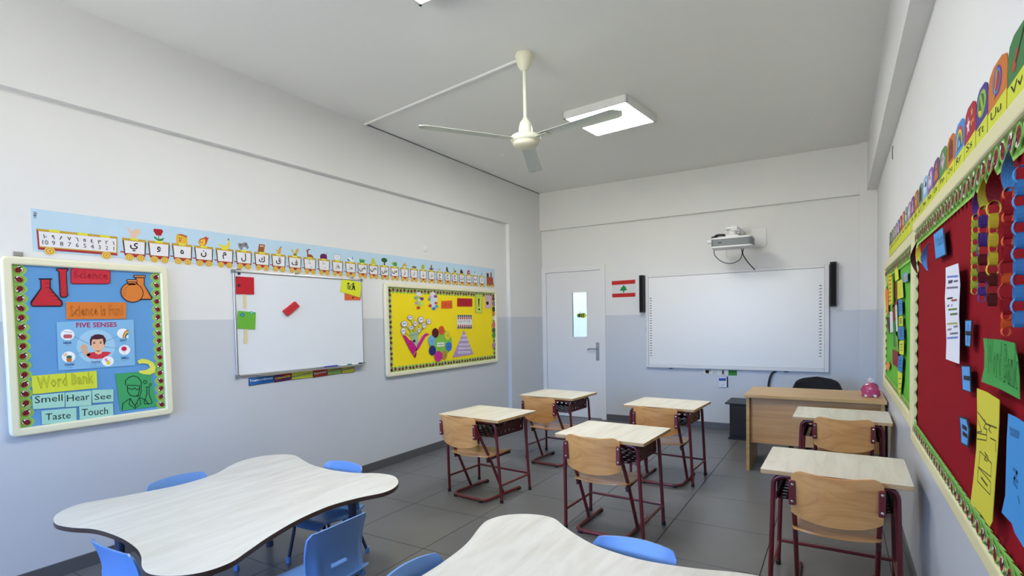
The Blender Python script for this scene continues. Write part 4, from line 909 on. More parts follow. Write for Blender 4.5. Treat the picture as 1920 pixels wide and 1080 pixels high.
# ================================================================== BACK WALL: interactive board, speakers, projector
t = thing('interactive_board', 'large white interactive whiteboard in the middle of the back wall', 'board', (2.595, D, 0.73))
ox, oy, oz = t.location
f = lambda a, b, d: (a-ox, -d, b-oz)
BA0, BB0, BA1, BB1 = 1.571, 0.733, 3.617, 1.926
for (p, q, r_, s_) in ((BA0, BB0, BA0+0.034, BB1), (BA1-0.045, BB0, BA1, BB1), (BA0+0.034, BB1-0.036, BA1-0.045, BB1), (BA0+0.034, BB0, BA1-0.045, BB0+0.040)):
    MB().prism(rect(p, q, r_, s_), f, 0.002, 0.040).build('frame_bar', WHTP, t, bevel=0.008, seg=3)
MB().prism(rect(BA0+0.02, BB0+0.02, BA1-0.03, BB1-0.02), f, 0.004, 0.030).build('writing_surface', SBRD, t)
MB().prism(rect(BA0+0.030, BB0+0.036, BA1-0.040, BB1-0.032), f, 0.028, 0.0308).build('surface_gasket', flat('6a6c6c'), t)
MB().prism(rect(BA0+0.036, BB0+0.042, BA1-0.047, BB1-0.038), f, 0.028, 0.0315).build('touch_surface', SBRD, t)
for side, x in (('a', BA0+0.062), ('b', BA1-0.085)):
    m = MB()
    for k in range(24):
        z = 1.62-k*(0.032 if side == 'a' else 0.034)+(0.0 if side == 'a' else 0.07)
        m.add([f(x-0.013, z, 0.0318), f(x+0.013, z, 0.0318), f(x+0.013, z+0.007, 0.0318), f(x-0.013, z+0.007, 0.0318)], [(0, 1, 2, 3)])
        if k % 3 != 2: m.add([f(x-0.003+0.008*(k % 2), z+0.004, 0.0318), f(x+0.003+0.008*(k % 2), z+0.004, 0.0318), f(x+0.003+0.008*(k % 2), z+0.014, 0.0318), f(x-0.003+0.008*(k % 2), z+0.014, 0.0318)], [(0, 1, 2, 3)])
    m.build('icon_strip', flat('4c5054'), t)
for a in (1.86, 3.17): MB().prism(rect(a, BB0-0.010, a+0.045, BB0+0.004), f, 0.004, 0.03).build('pen_clip', BLKP, t)
for z in (1.32, 1.23, 1.20): MB().prism(rect(BA0-0.004, z, BA0+0.004, z+0.018), f, 0.010, 0.03).build('side_button', BLKP, t)
for nm, a0, a1, z0, z1, lab in (('l', 1.500, 1.556, 1.445, 1.925, 'narrow black speaker bar left of the interactive board'), ('r', 3.622, 3.684, 1.46, 1.945, 'narrow black speaker bar at the right edge of the interactive board')):
    q = thing('speaker_bar', lab, 'speaker', ((a0+a1)/2, D, z0), group=None)
    MB().box(-(a1-a0)/2, (a1-a0)/2, -0.085, -0.0, 0, z1-z0).build('housing', BLKP, q, bevel=0.006)
    MB().box(-(a1-a0)/2+0.008, (a1-a0)/2-0.008, -0.089, -0.083, 0.015, z1-z0-0.015).build('grille', flat('0c0c0c'), q)
# projector on its wall arm
t = thing('projector', 'white and grey short-throw projector on a wall arm above the interactive board', 'projector', (2.70, D, 2.2))
MB().prism(rrect(0.12, -0.03, 0.285, 0.20, 0.03), lambda a, b, d: (a, -d, b), 0.0, 0.012).build('wall_plate', WHTP, t, bevel=0.002)
MB().box(-0.02, 0.05, -0.52, 0.0, 0.115, 0.175).build('arm', WHTP, t, bevel=0.008)
MB().lathe([(0.048, 0.06), (0.048, 0.135), (0.04, 0.14)]).build('swivel', WHTP, t, smooth=40, loc=(-0.01, -0.46, 0))
MB().box(-0.075, 0.055, -0.53, -0.39, 0.135, 0.165).build('arm_head', WHTP, t, bevel=0.01)
MB().box(-0.15, 0.06, -0.54, -0.36, 0.048, 0.07).build('mount_plate', WHTP, t, bevel=0.003)
for z in (0.09, 0.125): MB().lathe([(0.012, 0), (0.012, 0.01)], n=12).build('adjusting_screw', CHROME, t, loc=(0.052, -0.50, z)).rotation_euler = (0, PI/2, 0)
b = MB().prism(rrect(-0.215, -0.60, 0.205, -0.33, 0.04, 4), lambda a, b_, d: (a, b_, d), -0.055, 0.028); b.build('side_skin', GRY, t, smooth=30)
MB().prism(rrect(-0.217, -0.602, 0.207, -0.328, 0.04, 4), lambda a, b_, d: (a, b_, d), 0.026, 0.046).build('top_cover', WHTP, t, bevel=0.004)
MB().prism(rrect(-0.217, -0.602, 0.207, -0.328, 0.04, 4), lambda a, b_, d: (a, b_, d), -0.068, -0.050).build('bottom_cover', WHTP, t, bevel=0.004)
MB().box(-0.14, -0.10, -0.604, -0.599, -0.018, -0.008).build('badge', BLKP, t)
MB().tube(crom([(-0.20, -0.50, 0.05), (-0.16, -0.56, 0.075), (-0.08, -0.56, 0.072), (-0.12, -0.50, 0.068), (-0.21, -0.56, 0.055)], 5, False), 0.012, 8).build('cable_bundle', BLKP, t, smooth=60)
MB().box(-0.27, -0.215, -0.54, -0.46, 0.0, 0.035).build('lens_hood', WHTP, t, bevel=0.006)
for pts, r_, mt, lab in (([(-0.20, -0.50, -0.075), (-0.19, -0.48, -0.14), (-0.12, -0.46, -0.21), (-0.03, -0.45, -0.235), (0.06, -0.44, -0.20), (0.085, -0.43, -0.13), (0.075, -0.42, -0.075)], 0.0045, BLKP, 'black cable looping below the projector'),
                    ([(-0.07, -0.48, -0.073), (-0.075, -0.46, -0.14), (-0.05, -0.44, -0.20), (0.0, -0.43, -0.225)], 0.0035, WHTP, 'thin white cable hanging below the projector'),
                    ([(0.095, -0.40, -0.076), (0.085, -0.38, -0.13), (0.12, -0.28, -0.21), (0.16, -0.12, -0.275), (0.165, -0.02, -0.29)], 0.006, BLKP, 'black cable running from the projector down behind the interactive board')):
    o = MB().tube([(p[0]+2.70, p[1]+D, p[2]+2.2) for p in crom(pts, 5, False)], r_, 8).build('projector_cable', mt, smooth=60)
    tag(o, lab, 'cable')
o = MB().tube(crom([(3.09, D-0.02, 0.735), (3.045, D-0.03, 0.70), (3.015, D-0.035, 0.60), (3.0, D-0.03, 0.40), (2.97, D-0.10, 0.30)], 5, False), 0.012, 8).build('power_cable', flat('30363c'), smooth=60)
tag(o, 'thick dark cable dropping from the interactive board behind the teacher desk', 'cable')

NOTES = [
('paper_flask','red paper flask with black outline at the top left of the science board','paper cutout',None,'L',.0215,.0012,
 [(0,'1c1c24','p',(1.1881,1.6454,1.1889,1.6488,1.2482,1.6522,1.248,1.6466,1.2409,1.6432,1.2391,1.5987,1.2889,1.5265,1.29,1.5112,1.2823,1.4979,1.1568,1.4964,1.1491,1.5089,1.1504,1.5237,1.1955,1.5969,1.1963,1.6408)),
  (1,'c42a36','p',(1.1997,1.6418,1.2364,1.6438,1.2344,1.5955,1.2832,1.5198,1.2808,1.5045,1.1587,1.5015,1.1542,1.5132,1.2001,1.5941)),
  (2,'1c1c24','s',(1.2177,1.6239,1.2384,1.6245),.0022),
  (2,'1c1c24','s',(1.2184,1.5992,1.2374,1.5995),.0022),
  (2,'1c1c24','s',(1.2277,1.5746,1.2502,1.575),.0022),
  (2,'1c1c24','s',(1.2407,1.5557,1.2635,1.5559),.0022),
  (2,'1c1c24','s',(1.2557,1.5366,1.2775,1.5367),.0022)],
 []),
('paper_test_tube','red paper test tube beside the red flask on the science board','paper cutout',None,'L',.0215,.0012,
 [(0,'1c1c24','p',(1.2668,1.7039,1.2716,1.7086,1.3199,1.7121,1.324,1.7058,1.3211,1.6968,1.3148,1.692,1.3155,1.56,1.3078,1.5488,1.2879,1.5461,1.2784,1.5568,1.2778,1.6895,1.2699,1.6933)),
  (1,'c42a36','p',(1.2713,1.7012,1.2767,1.7042,1.3161,1.7061,1.3195,1.7019,1.3113,1.6952,1.3108,1.5621,1.3044,1.5545,1.29,1.5527,1.2832,1.5613,1.2826,1.692,1.2746,1.6958)),
  (2,'8c1c28','s',(1.2836,1.6834,1.2918,1.6839),.0008),
  (2,'8c1c28','s',(1.2834,1.6733,1.2916,1.6738),.0008),
  (2,'8c1c28','s',(1.2832,1.6633,1.2914,1.6638),.0008),
  (2,'8c1c28','s',(1.283,1.6533,1.2912,1.6537),.0008),
  (2,'8c1c28','s',(1.2828,1.6432,1.291,1.6437),.0008),
  (2,'8c1c28','s',(1.2826,1.6332,1.2908,1.6336),.0008),
  (2,'8c1c28','s',(1.2824,1.6232,1.2906,1.6236),.0008),
  (2,'8c1c28','s',(1.2822,1.6132,1.2904,1.6135),.0008),
  (2,'8c1c28','s',(1.282,1.6031,1.2902,1.6035),.0008),
  (2,'8c1c28','s',(1.2818,1.5931,1.29,1.5934),.0008),
  (2,'8c1c28','s',(1.2816,1.583,1.2898,1.5833),.0008),
  (2,'8c1c28','s',(1.2814,1.573,1.2896,1.5733),.0008)],
 []),
('title_card','red rounded paper sign reading Science on the science board','sign',None,'L',.0215,.0012,
 [(0,'7c1c28','p',(1.5153,1.7298,1.5217,1.7283,1.5263,1.7231,1.5278,1.7157,1.525,1.6488,1.5229,1.6411,1.5179,1.6354,1.5113,1.6331,1.3419,1.625,1.336,1.6267,1.3319,1.6317,1.3306,1.6388,1.3332,1.7022,1.3351,1.7095,1.3396,1.7151,1.3457,1.7174)),
  (1,'cf3242','p',(1.5132,1.7254,1.5187,1.7241,1.5227,1.7196,1.5239,1.7133,1.5213,1.6507,1.5196,1.6442,1.5153,1.6393,1.5096,1.6373,1.3437,1.6292,1.3387,1.6306,1.3351,1.6349,1.334,1.641,1.3365,1.7004,1.3381,1.7066,1.342,1.7114,1.3472,1.7134))],
 [(2,'8c2030','Science',(1.3449,1.658,1.5124,1.661,.0452),'o')]),
('paper_flasks','two orange paper flasks with black outlines on the science board','paper cutout',None,'L',.0215,.0012,
 [(0,'1c1c24','p',(1.6476,1.6878,1.6518,1.696,1.7147,1.6999,1.7184,1.692,1.7147,1.6837,1.7106,1.6813,1.7081,1.6365,1.7504,1.5606,1.7476,1.5494,1.7406,1.5463,1.685,1.545,1.6576,1.6783,1.6496,1.6807)),
  (1,'dd8136','p',(1.6625,1.6771,1.7055,1.6795,1.7038,1.6363,1.7434,1.556,1.7408,1.5522,1.6886,1.5509)),
  (1,'e0945a','p',(1.6533,1.691,1.7128,1.6946,1.7125,1.6862,1.653,1.6838)),
  (2,'1c1c24','p',(1.6085,1.6598,1.6137,1.6679,1.6654,1.67,1.6707,1.662,1.6664,1.6527,1.6623,1.6503,1.6141,1.6393,1.6152,1.6508,1.6098,1.6527)),
  (2,'1c1c24','e',(1.6377,1.5882,.0632,.062)),
  (3,'dd8136','e',(1.6377,1.5882,.0585,.057)),
  (3,'dd8136','p',(1.6193,1.6503,1.6581,1.6515,1.6574,1.6342,1.6186,1.6324)),
  (3,'e0945a','p',(1.6144,1.6633,1.6652,1.6649,1.6649,1.6562,1.6141,1.6543)),
  (4,'1c1c24','s',(1.612,1.6285,1.6281,1.6292),.0018),
  (4,'1c1c24','s',(1.6005,1.6173,1.6132,1.6178),.0018),
  (4,'1c1c24','s',(1.5921,1.6055,1.6063,1.6061),.0018),
  (4,'1c1c24','s',(1.5893,1.593,1.5979,1.5933),.0018),
  (4,'1c1c24','s',(1.5879,1.5816,1.6038,1.5821),.0018),
  (4,'1c1c24','s',(1.5897,1.5702,1.5985,1.5705),.0018)],
 []),
('phrase_strip','orange paper strip reading Science is Fun on the science board','sign',None,'L',.0215,.0012,
 [(0,'e07f33','p',(1.3057,1.5238,1.6025,1.5273,1.5965,1.428,1.3017,1.4281))],
 [(1,'a8541e','Science is Fun!',(1.3217,1.4443,1.5818,1.4501,.0634),'o')]),
('senses_poster','light blue Five Senses poster with a man in a red shirt','poster',None,'L',.0215,.0012,
 [(0,'86bde2','p',(1.2572,1.4129,1.6378,1.4225,1.6348,1.1435,1.2542,1.1456)),
  (1,'a5cfe6','e',(1.4386,1.2694,.0958,.0992)),
  (2,'5e96c4','s',(1.3341,1.3303,1.4012,1.2862),.003),
  (2,'5e96c4','s',(1.3347,1.2293,1.3796,1.2457),.003),
  (2,'5e96c4','s',(1.5463,1.3228,1.4811,1.2947),.003),
  (2,'5e96c4','s',(1.5488,1.2514,1.4643,1.2681),.003),
  (3,'e6b08a','p',(1.3728,1.2313,1.388,1.2096,1.4087,1.2231,1.3896,1.2481,1.3954,1.2671,1.3906,1.2718,1.3861,1.2839,1.381,1.2812,1.3738,1.286,1.3685,1.2774,1.3621,1.2718,1.3661,1.2495)),
  (3,'d63848','p',(1.3862,1.2246,1.4042,1.2353,1.4296,1.2383,1.463,1.2363,1.4918,1.2361,1.5114,1.2288,1.4908,1.2117,1.4693,1.198,1.433,1.196,1.4028,1.2026)),
  (4,'f0bd98','p',(1.4287,1.2459,1.4633,1.2439,1.464,1.2287,1.4469,1.2207,1.4293,1.2308)),
  (5,'f0bd98','p',(1.4136,1.3125,1.4792,1.313,1.4787,1.2674,1.4633,1.2439,1.445,1.2374,1.4274,1.246,1.4143,1.2677)),
  (6,'4a2030','p',(1.4071,1.277,1.4071,1.3068,1.4155,1.3274,1.4337,1.3382,1.4543,1.3396,1.4748,1.3329,1.487,1.3096,1.4833,1.2854,1.4763,1.2736,1.4733,1.295,1.4714,1.3133,1.4454,1.3098,1.4199,1.3108,1.4154,1.2945,1.4147,1.2766)),
  (6,'30202a','e',(1.4279,1.2895,.0043,.0051)),
  (6,'30202a','e',(1.46,1.2895,.0044,.0051)),
  (6,'30202a','p',(1.4299,1.2458,1.4452,1.2434,1.4621,1.2455,1.445,1.2383)),
  (6,'d09070','s',(1.4432,1.2873,1.4435,1.2631,1.4512,1.2627),.001),
  (6,'30202a','s',(1.4232,1.2978,1.4347,1.2982),.0016),
  (6,'30202a','s',(1.4552,1.2982,1.4669,1.2983),.0016),
  (3,'f4f6f8','e',(1.3041,1.3415,.0316,.0304)),
  (4,'c86068','p',(1.3178,1.3425,1.3213,1.3412,1.3238,1.3379,1.3246,1.3335,1.3244,1.3292,1.3233,1.3248,1.3205,1.3217,1.3169,1.3207,1.2908,1.3217,1.2873,1.323,1.2848,1.3262,1.2841,1.3306,1.2843,1.3349,1.2854,1.3392,1.2881,1.3423,1.2917,1.3433)),
  (4,'f2f2f2','p',(1.3206,1.354,1.323,1.3532,1.3247,1.351,1.3252,1.3481,1.3251,1.3466,1.3244,1.3437,1.3225,1.3416,1.3201,1.3409,1.2893,1.3419,1.2869,1.3428,1.2853,1.345,1.2848,1.3478,1.2849,1.3493,1.2856,1.3521,1.2874,1.3542,1.2898,1.3549)),
  (5,'806068','s',(1.2853,1.3608,1.3254,1.3539),.0015),
  (3,'f4f6f8','e',(1.3038,1.2176,.0311,.0304)),
  (4,'d07830','p',(1.2921,1.2103,1.3194,1.2084,1.315,1.1883,1.2952,1.1898)),
  (4,'2f7050','e',(1.3061,1.2166,.0131,.0093)),
  (4,'f0c8a8','p',(1.279,1.2372,1.2969,1.2419,1.2986,1.2244,1.2818,1.2197)),
  (3,'f4f6f8','e',(1.5771,1.3404,.0311,.0296)),
  (4,'c87838','p',(1.5732,1.3125,1.5742,1.3222,1.5763,1.3315,1.5796,1.34,1.5839,1.3474,1.589,1.3535,1.5947,1.358,1.6008,1.3607,1.6071,1.3615,1.605,1.3113)),
  (5,'e8c860','p',(1.5788,1.3123,1.5797,1.3202,1.5815,1.3279,1.5842,1.3349,1.5877,1.341,1.5918,1.3459,1.5965,1.3496,1.6015,1.3518,1.6067,1.3525,1.605,1.3113)),
  (6,'3c6a88','p',(1.5846,1.312,1.5852,1.3183,1.5866,1.3242,1.5887,1.3297,1.5915,1.3345,1.5947,1.3384,1.5984,1.3412,1.6023,1.3429,1.6063,1.3434,1.605,1.3113)),
  (7,'f4f6f8','p',(1.5916,1.3118,1.592,1.3159,1.5929,1.3198,1.5943,1.3234,1.5961,1.3265,1.5983,1.3291,1.6007,1.3309,1.6032,1.3321,1.6059,1.3324,1.605,1.3113)),
  (3,'f4f6f8','e',(1.5818,1.2408,.0306,.0297)),
  (4,'c82848','e',(1.5793,1.2482,.0152,.014)),
  (4,'50a060','s',(1.5815,1.234,1.5829,1.2135),.0015),
  (5,'f4f6f8','e',(1.4921,1.1795,.0306,.0296)),
  (6,'ecd040','p',(1.4842,1.1786,1.4989,1.1836,1.5061,1.1646,1.4938,1.1564,1.4862,1.1631)),
  (6,'e0a0b8','p',(1.473,1.1946,1.485,1.1984,1.4948,1.1808,1.4841,1.1755)),
  (3,'3a5a90','s',(1.2926,1.2803,1.3124,1.2811),.0012),
  (3,'3a5a90','s',(1.2911,1.1594,1.3198,1.1587),.0012),
  (3,'3a5a90','s',(1.567,1.2822,1.5899,1.283),.0012),
  (3,'3a5a90','s',(1.5643,1.1779,1.5939,1.1779),.0012),
  (3,'3a5a90','s',(1.405,1.1642,1.4355,1.1635),.0012),
  (3,'3a5a90','s',(1.4038,1.1529,1.4617,1.1529),.0012)],
 [(1,'b02a5c','FIVE SENSES',(1.3459,1.3811,1.5473,1.3815,.0278),'b'),
  (3,'24407c','HEAR',(1.2836,1.2903,1.3204,1.2906,.0121),'b'),
  (3,'24407c','TOUCH',(1.2825,1.1682,1.3274,1.1683,.0121),'b'),
  (3,'24407c','SIGHT',(1.5586,1.2919,1.5959,1.2934,.013),'b'),
  (3,'24407c','SMELL',(1.5611,1.1859,1.6047,1.1869,.0131),'b'),
  (3,'24407c','TASTE',(1.4071,1.173,1.4539,1.1718,.0125),'b')]),
('word_bank_sign','yellow paper sign reading Word Bank on the science board','sign',None,'L',.0215,.0012,
 [(0,'d8e040','p',(1.1374,1.1272,1.4335,1.1281,1.433,1.028,1.1394,1.028))],
 [(1,'98a028','Word Bank',(1.1598,1.055,1.4163,1.0597,.0648),'o')]),
('word_card','mint paper card reading Smell on the science board','card','mint word cards','L',.0231,.0012,
 [(0,'a9dcc8','p',(1.1356,1.0217,1.2776,1.0207,1.2742,.9404,1.1356,.9481))],
 [(1,'20282c','Smell',(1.1446,.9792,1.2658,.9763,.0372),'f')]),
('word_card','mint paper card reading Hear on the science board','card','mint word cards','L',.0231,.0012,
 [(0,'a9dcc8','p',(1.28,1.0194,1.4031,1.0157,1.3997,.9325,1.2783,.9378))],
 [(1,'20282c','Hear',(1.2854,.9685,1.3922,.9664,.0367),'f')]),
('word_card','mint paper card reading See on the science board','card','mint word cards','L',.0231,.0012,
 [(0,'a9dcc8','p',(1.4059,1.0186,1.5131,1.0111,1.5101,.9373,1.4046,.9446))],
 [(1,'20282c','See',(1.416,.96,1.4996,.9573,.0338),'f')]),
('word_card','mint paper card reading Taste on the science board','card','mint word cards','L',.0231,.0012,
 [(0,'a9dcc8','p',(1.1707,.9348,1.3269,.9285,1.3253,.8487,1.17,.8604))],
 [(1,'20282c','Taste',(1.1858,.8806,1.2983,.874,.0357),'f')]),
('word_card','mint paper card reading Touch on the science board','card','mint word cards','L',.0231,.0012,
 [(0,'a9dcc8','p',(1.3409,.9327,1.5078,.9278,1.5064,.8473,1.3404,.8587))],
 [(1,'20282c','Touch',(1.349,.8771,1.4791,.8691,.0395),'f')]),
('scientist_card','green paper card with an outlined scientist and flask','card',None,'L',.0215,.0012,
 [(0,'43a565','p',(1.5271,1.1023,1.7169,1.1004,1.748,.8752,1.5466,.877)),
  (1,'103020','s',(1.5781,1.0277,1.5792,1.0553,1.5986,1.0733,1.6238,1.0797,1.6485,1.0683,1.6647,1.0406,1.6621,.9785,1.654,.9546,1.6366,.9524),.0045),
  (1,'103020','s',(1.5878,1.0266,1.5882,.9876,1.6011,.9637,1.6236,.9541,1.644,.9582,1.6522,.9854,1.6555,1.0156,1.5878,1.0266),.0045),
  (1,'103020','s',(1.591,1.0073,1.6154,.9977,1.6257,1.0055,1.6383,.9927,1.6547,.9976),.0045),
  (1,'103020','s',(1.5545,.8814,1.5599,.9193,1.5881,.9375,1.6002,.9437,1.6241,.8933,1.6505,.9438,1.6836,.9246,1.7001,.8937),.0045),
  (1,'103020','s',(1.6002,.9437,1.5919,.9092,1.6236,.8799,1.657,.9021,1.6505,.9438),.004),
  (1,'103020','s',(1.6899,1.0025,1.7129,1.0022),.0045),
  (1,'103020','s',(1.694,.9998,1.6933,.9576,1.6758,.9108,1.6795,.8989,1.7148,.8962,1.7215,.9044,1.7057,.956,1.7075,.9982),.0045),
  (1,'103020','s',(1.6964,1.0338,1.6944,1.028,1.6896,1.0248,1.6838,1.0254,1.6794,1.0296,1.6778,1.0358,1.6799,1.0416,1.6846,1.0448,1.6904,1.0442,1.6949,1.04,1.6964,1.0338),.004),
  (1,'103020','s',(1.7218,1.015,1.7198,1.0103,1.7153,1.0088,1.7109,1.0113,1.7093,1.0164,1.7113,1.021,1.7158,1.0225,1.7202,1.02,1.7218,1.015),.0035),
  (1,'103020','s',(1.6258,.884,1.6286,.9039,1.6419,.9076),.0035)],
 []),
('paper_crescent','yellow crescent-shaped paper cutout above the green scientist card','paper cutout',None,'L',.0235,.0012,
 [(0,'e2e45a','p',(1.6487,1.1697,1.6726,1.1815,1.7064,1.1734,1.7371,1.1539,1.7517,1.1205,1.743,1.0901,1.7171,1.0775,1.6789,1.0846,1.6558,1.0958,1.6543,1.1084,1.6955,1.1093,1.719,1.1232,1.7094,1.1446,1.6817,1.1525,1.6561,1.1511))],
 []),
('red_card','red paper flag on a wooden stick at the top left of the whiteboard','card',None,'L',.0175,.0012,
 [(0,'ddcfa0','p',(2.3581,1.6067,2.3819,1.6075,2.3793,1.4956,2.3573,1.4954)),
  (1,'c0202c','p',(2.3072,1.7266,2.4482,1.7264,2.4451,1.6008,2.3021,1.5998)),
  (2,'402030','e',(2.3287,1.6626,.0126,.0119)),
  (2,'7a3038','p',(2.3072,1.7266,2.3313,1.7264,2.3064,1.7063))],
 []),
('green_card','green paper flag on a wooden stick lower on the whiteboard','card',None,'L',.0175,.0012,
 [(0,'ddcfa0','p',(2.3587,1.3494,2.3844,1.3488,2.3803,1.2452,2.3662,1.2389,2.3509,1.2465)),
  (1,'6cb43c','p',(2.3151,1.4806,2.4531,1.4699,2.4442,1.3431,2.3011,1.3542)),
  (2,'2c7c90','e',(2.3464,1.4508,.0173,.0145)),
  (3,'4aa8c0','e',(2.3464,1.4508,.0082,.0068)),
  (2,'2c9c90','e',(2.418,1.4655,.016,.0113)),
  (3,'a0d8d8','e',(2.418,1.4655,.0075,.0052))],
 []),
('orange_card','orange paper card with a black pin behind the litter card on the whiteboard','card',None,'L',.0145,.0012,
 [(0,'e06a3a','p',(3.3029,1.6461,3.4878,1.6525,3.4822,1.5819,3.3002,1.5779)),
  (1,'302020','e',(3.3968,1.6032,.011,.0084))],
 []),
('litter_card','yellow card with a black litter-bin figure on the whiteboard corner','card',None,'L',.0175,.0012,
 [(0,'dfe632','p',(3.2772,1.7651,3.5068,1.7385,3.4733,1.6061,3.2545,1.6504)),
  (1,'20242c','e',(3.3446,1.7242,.0121,.0094)),
  (1,'8a9438','p',(3.3293,1.7111,3.3791,1.7092,3.3695,1.6712,3.3345,1.6719)),
  (1,'20242c','e',(3.4016,1.7249,.011,.0084)),
  (1,'20242c','p',(3.3875,1.7138,3.4175,1.7099,3.4193,1.6858,3.4242,1.6691,3.4104,1.6686,3.4028,1.6872,3.3857,1.6677,3.3749,1.6714,3.392,1.6909)),
  (1,'20242c','s',(3.3714,1.7214,3.3954,1.7078),.005)],
 []),
('whiteboard_eraser','red felt board eraser stuck diagonally on the whiteboard','eraser',None,'L',.0145,.022,
 [(0,'c9303a','p',(2.6768,1.4817,2.7865,1.5572,2.8267,1.5184,2.7173,1.4412)),
  (1,'8c1c26','s',(2.7134,1.4754,2.7908,1.5273),.003)],
 []),
('board_magnet','dark blue magnet at the top left corner of the whiteboard','magnet',None,'L',.0145,.006,
 [(0,'20305c','e',(2.334,1.7479,.0099,.0094))],
 []),
('value_strip','blue trustworthiness word strip under the whiteboard','sign','character word strips under the whiteboard','L',.003,.0012,
 [(0,'202020','p',(2.3869,.9895,2.5916,.9858,2.5896,.9362,2.3855,.9297)),
  (1,'2c6cb0','p',(2.3898,.9873,2.5882,.9824,2.5865,.9379,2.3886,.9335))],
 [(3,'e8f0f4','Trustworthiness',(2.3909,.9586,2.5815,.9627,.0166),'b')]),
('value_strip','purple and red citizenship word strip under the whiteboard','sign','character word strips under the whiteboard','L',.003,.0012,
 [(0,'202020','p',(2.5951,.988,2.7452,.9914,2.7442,.9376,2.594,.9327)),
  (1,'6a2c60','p',(2.5972,.9859,2.7427,.988,2.742,.9395,2.5963,.9361)),
  (2,'c83a30','p',(2.6355,.9872,2.7427,.9895,2.7422,.9631,2.6704,.9796))],
 [(3,'f0e040','Citizenship',(2.6021,.9488,2.7384,.9593,.0225),'b')]),
('value_strip','yellow responsibility word strip under the whiteboard','sign','character word strips under the whiteboard','L',.003,.0012,
 [(0,'202020','p',(2.7489,.9932,2.9532,.9962,2.9522,.9357,2.7479,.9372)),
  (1,'dfe040','p',(2.7518,.9911,2.9499,.9924,2.949,.938,2.7509,.9407))],
 [(3,'5070a0','Responsibility',(2.7544,.9487,2.9442,.9679,.0179),'b')]),
('value_strip','dark red fairness word strip under the whiteboard','sign','character word strips under the whiteboard','L',.003,.0012,
 [(0,'202020','p',(2.9586,.998,3.0977,.9959,3.0968,.9371,2.9574,.9341)),
  (1,'b03028','p',(2.9605,.9952,3.0955,.9924,3.0947,.9396,2.9596,.9378))],
 [(3,'f0e8d8','Fairness',(2.9668,.9547,3.0896,.9655,.0198),'b')]),
('value_strip','light green caring word strip under the whiteboard','sign','character word strips under the whiteboard','L',.003,.0012,
 [(0,'202020','p',(3.1019,.9966,3.2519,.9954,3.2513,.9407,3.101,.9378)),
  (1,'9cc060','p',(3.1041,.9942,3.2495,.9921,3.249,.9429,3.1033,.9412))],
 [(3,'c03848','Caring',(3.1174,.9629,3.2439,.9774,.0192),'b')]),
('value_strip','yellow and purple helpfulness word strip under the whiteboard','sign','character word strips under the whiteboard','L',.003,.0012,
 [(0,'202020','p',(3.2565,.9996,3.3975,.9987,3.3967,.9378,3.2556,.9391)),
  (1,'d8d040','p',(3.2585,.997,3.3952,.9952,3.3946,.9405,3.2578,.9425))],
 [(3,'5060b0','Helpfulness',(3.2616,.9584,3.391,.9706,.0174),'b')]),
('orange_label','orange paper label with Arabic writing on the yellow board','sign',None,'L',.0215,.0012,
 [(0,'e4622a','p',(4.6363,1.5981,4.8278,1.609,4.8283,1.5214,4.6332,1.5151))],
 [(1,'a03c18','\u0644\u063a\u062a\u064a ',(4.6628,1.5367,4.801,1.5464,.0406),'f')]),
('red_label','dark red paper label at the top of the yellow board','sign',None,'L',.0215,.0012,
 [(0,'b3202c','p',(4.9246,1.6368,5.2175,1.6393,5.212,1.5468,4.9192,1.5432))],
 [(1,'7c141e','\u0627\u0644\u0644\u063a\u0629',(4.9746,1.5639,5.1669,1.5704,.0424),'f')]),
('exclamation_card','lime card with a black exclamation mark on the yellow board','card',None,'L',.0215,.0012,
 [(0,'7a8c30','p',(5.2854,1.695,5.4293,1.6945,5.412,1.4668,5.2728,1.4715)),
  (1,'cfe062','p',(5.2917,1.6915,5.4225,1.6906,5.4055,1.4706,5.2794,1.4752)),
  (2,'1c2018','p',(5.3352,1.6435,5.3657,1.6442,5.3533,1.5448,5.3402,1.5447)),
  (2,'1c2018','e',(5.3521,1.5138,.0175,.0112)),
  (2,'5a6a30','s',(5.3189,1.6714,5.3953,1.6723),.003)],
 []),
('spot_card','lilac card with one black spot in the yellow board corner','card',None,'L',.0215,.0012,
 [(0,'dcb4c8','p',(5.4963,1.6891,5.6251,1.6878,5.6145,1.5261,5.486,1.53)),
  (1,'201c20','e',(5.5337,1.5914,.0299,.0216)),
  (1,'806070','s',(5.5181,1.6632,5.5638,1.6619),.003)],
 []),
('striped_label','white label with patterned top and bottom edges and Arabic writing','sign',None,'L',.0215,.0012,
 [(0,'e8e8e4','p',(4.9116,1.4462,5.2042,1.4495,5.1983,1.2914,4.9097,1.2907)),
  (1,'b03030','p',(4.9165,1.4193,4.9555,1.4191,4.9349,1.3911)),
  (1,'b03030','p',(4.9125,1.3141,4.9516,1.3145,4.9331,1.3442)),
  (1,'303428','p',(4.9175,1.4462,4.9526,1.4462,4.9479,1.4262,4.9224,1.4217)),
  (1,'303428','p',(4.9163,1.3117,4.9475,1.311,4.9469,1.2958,4.9118,1.2942)),
  (1,'b03030','p',(4.9563,1.4191,4.9957,1.4189,4.9749,1.3907)),
  (1,'b03030','p',(4.9523,1.3133,4.9918,1.3137,4.9731,1.3436)),
  (1,'303428','p',(4.9573,1.4462,4.9928,1.4461,4.9881,1.4261,4.9622,1.4215)),
  (1,'303428','p',(4.9561,1.3109,4.9877,1.3102,4.9871,1.2949,4.9516,1.2933)),
  (1,'b03030','p',(4.9965,1.4189,5.0364,1.4187,5.0153,1.3904)),
  (1,'b03030','p',(4.9925,1.3125,5.0325,1.3129,5.0136,1.3429)),
  (1,'303428','p',(4.9975,1.4461,5.0334,1.4461,5.0287,1.4259,5.0026,1.4213)),
  (1,'303428','p',(4.9964,1.3101,5.0283,1.3094,5.0277,1.294,4.9918,1.2924)),
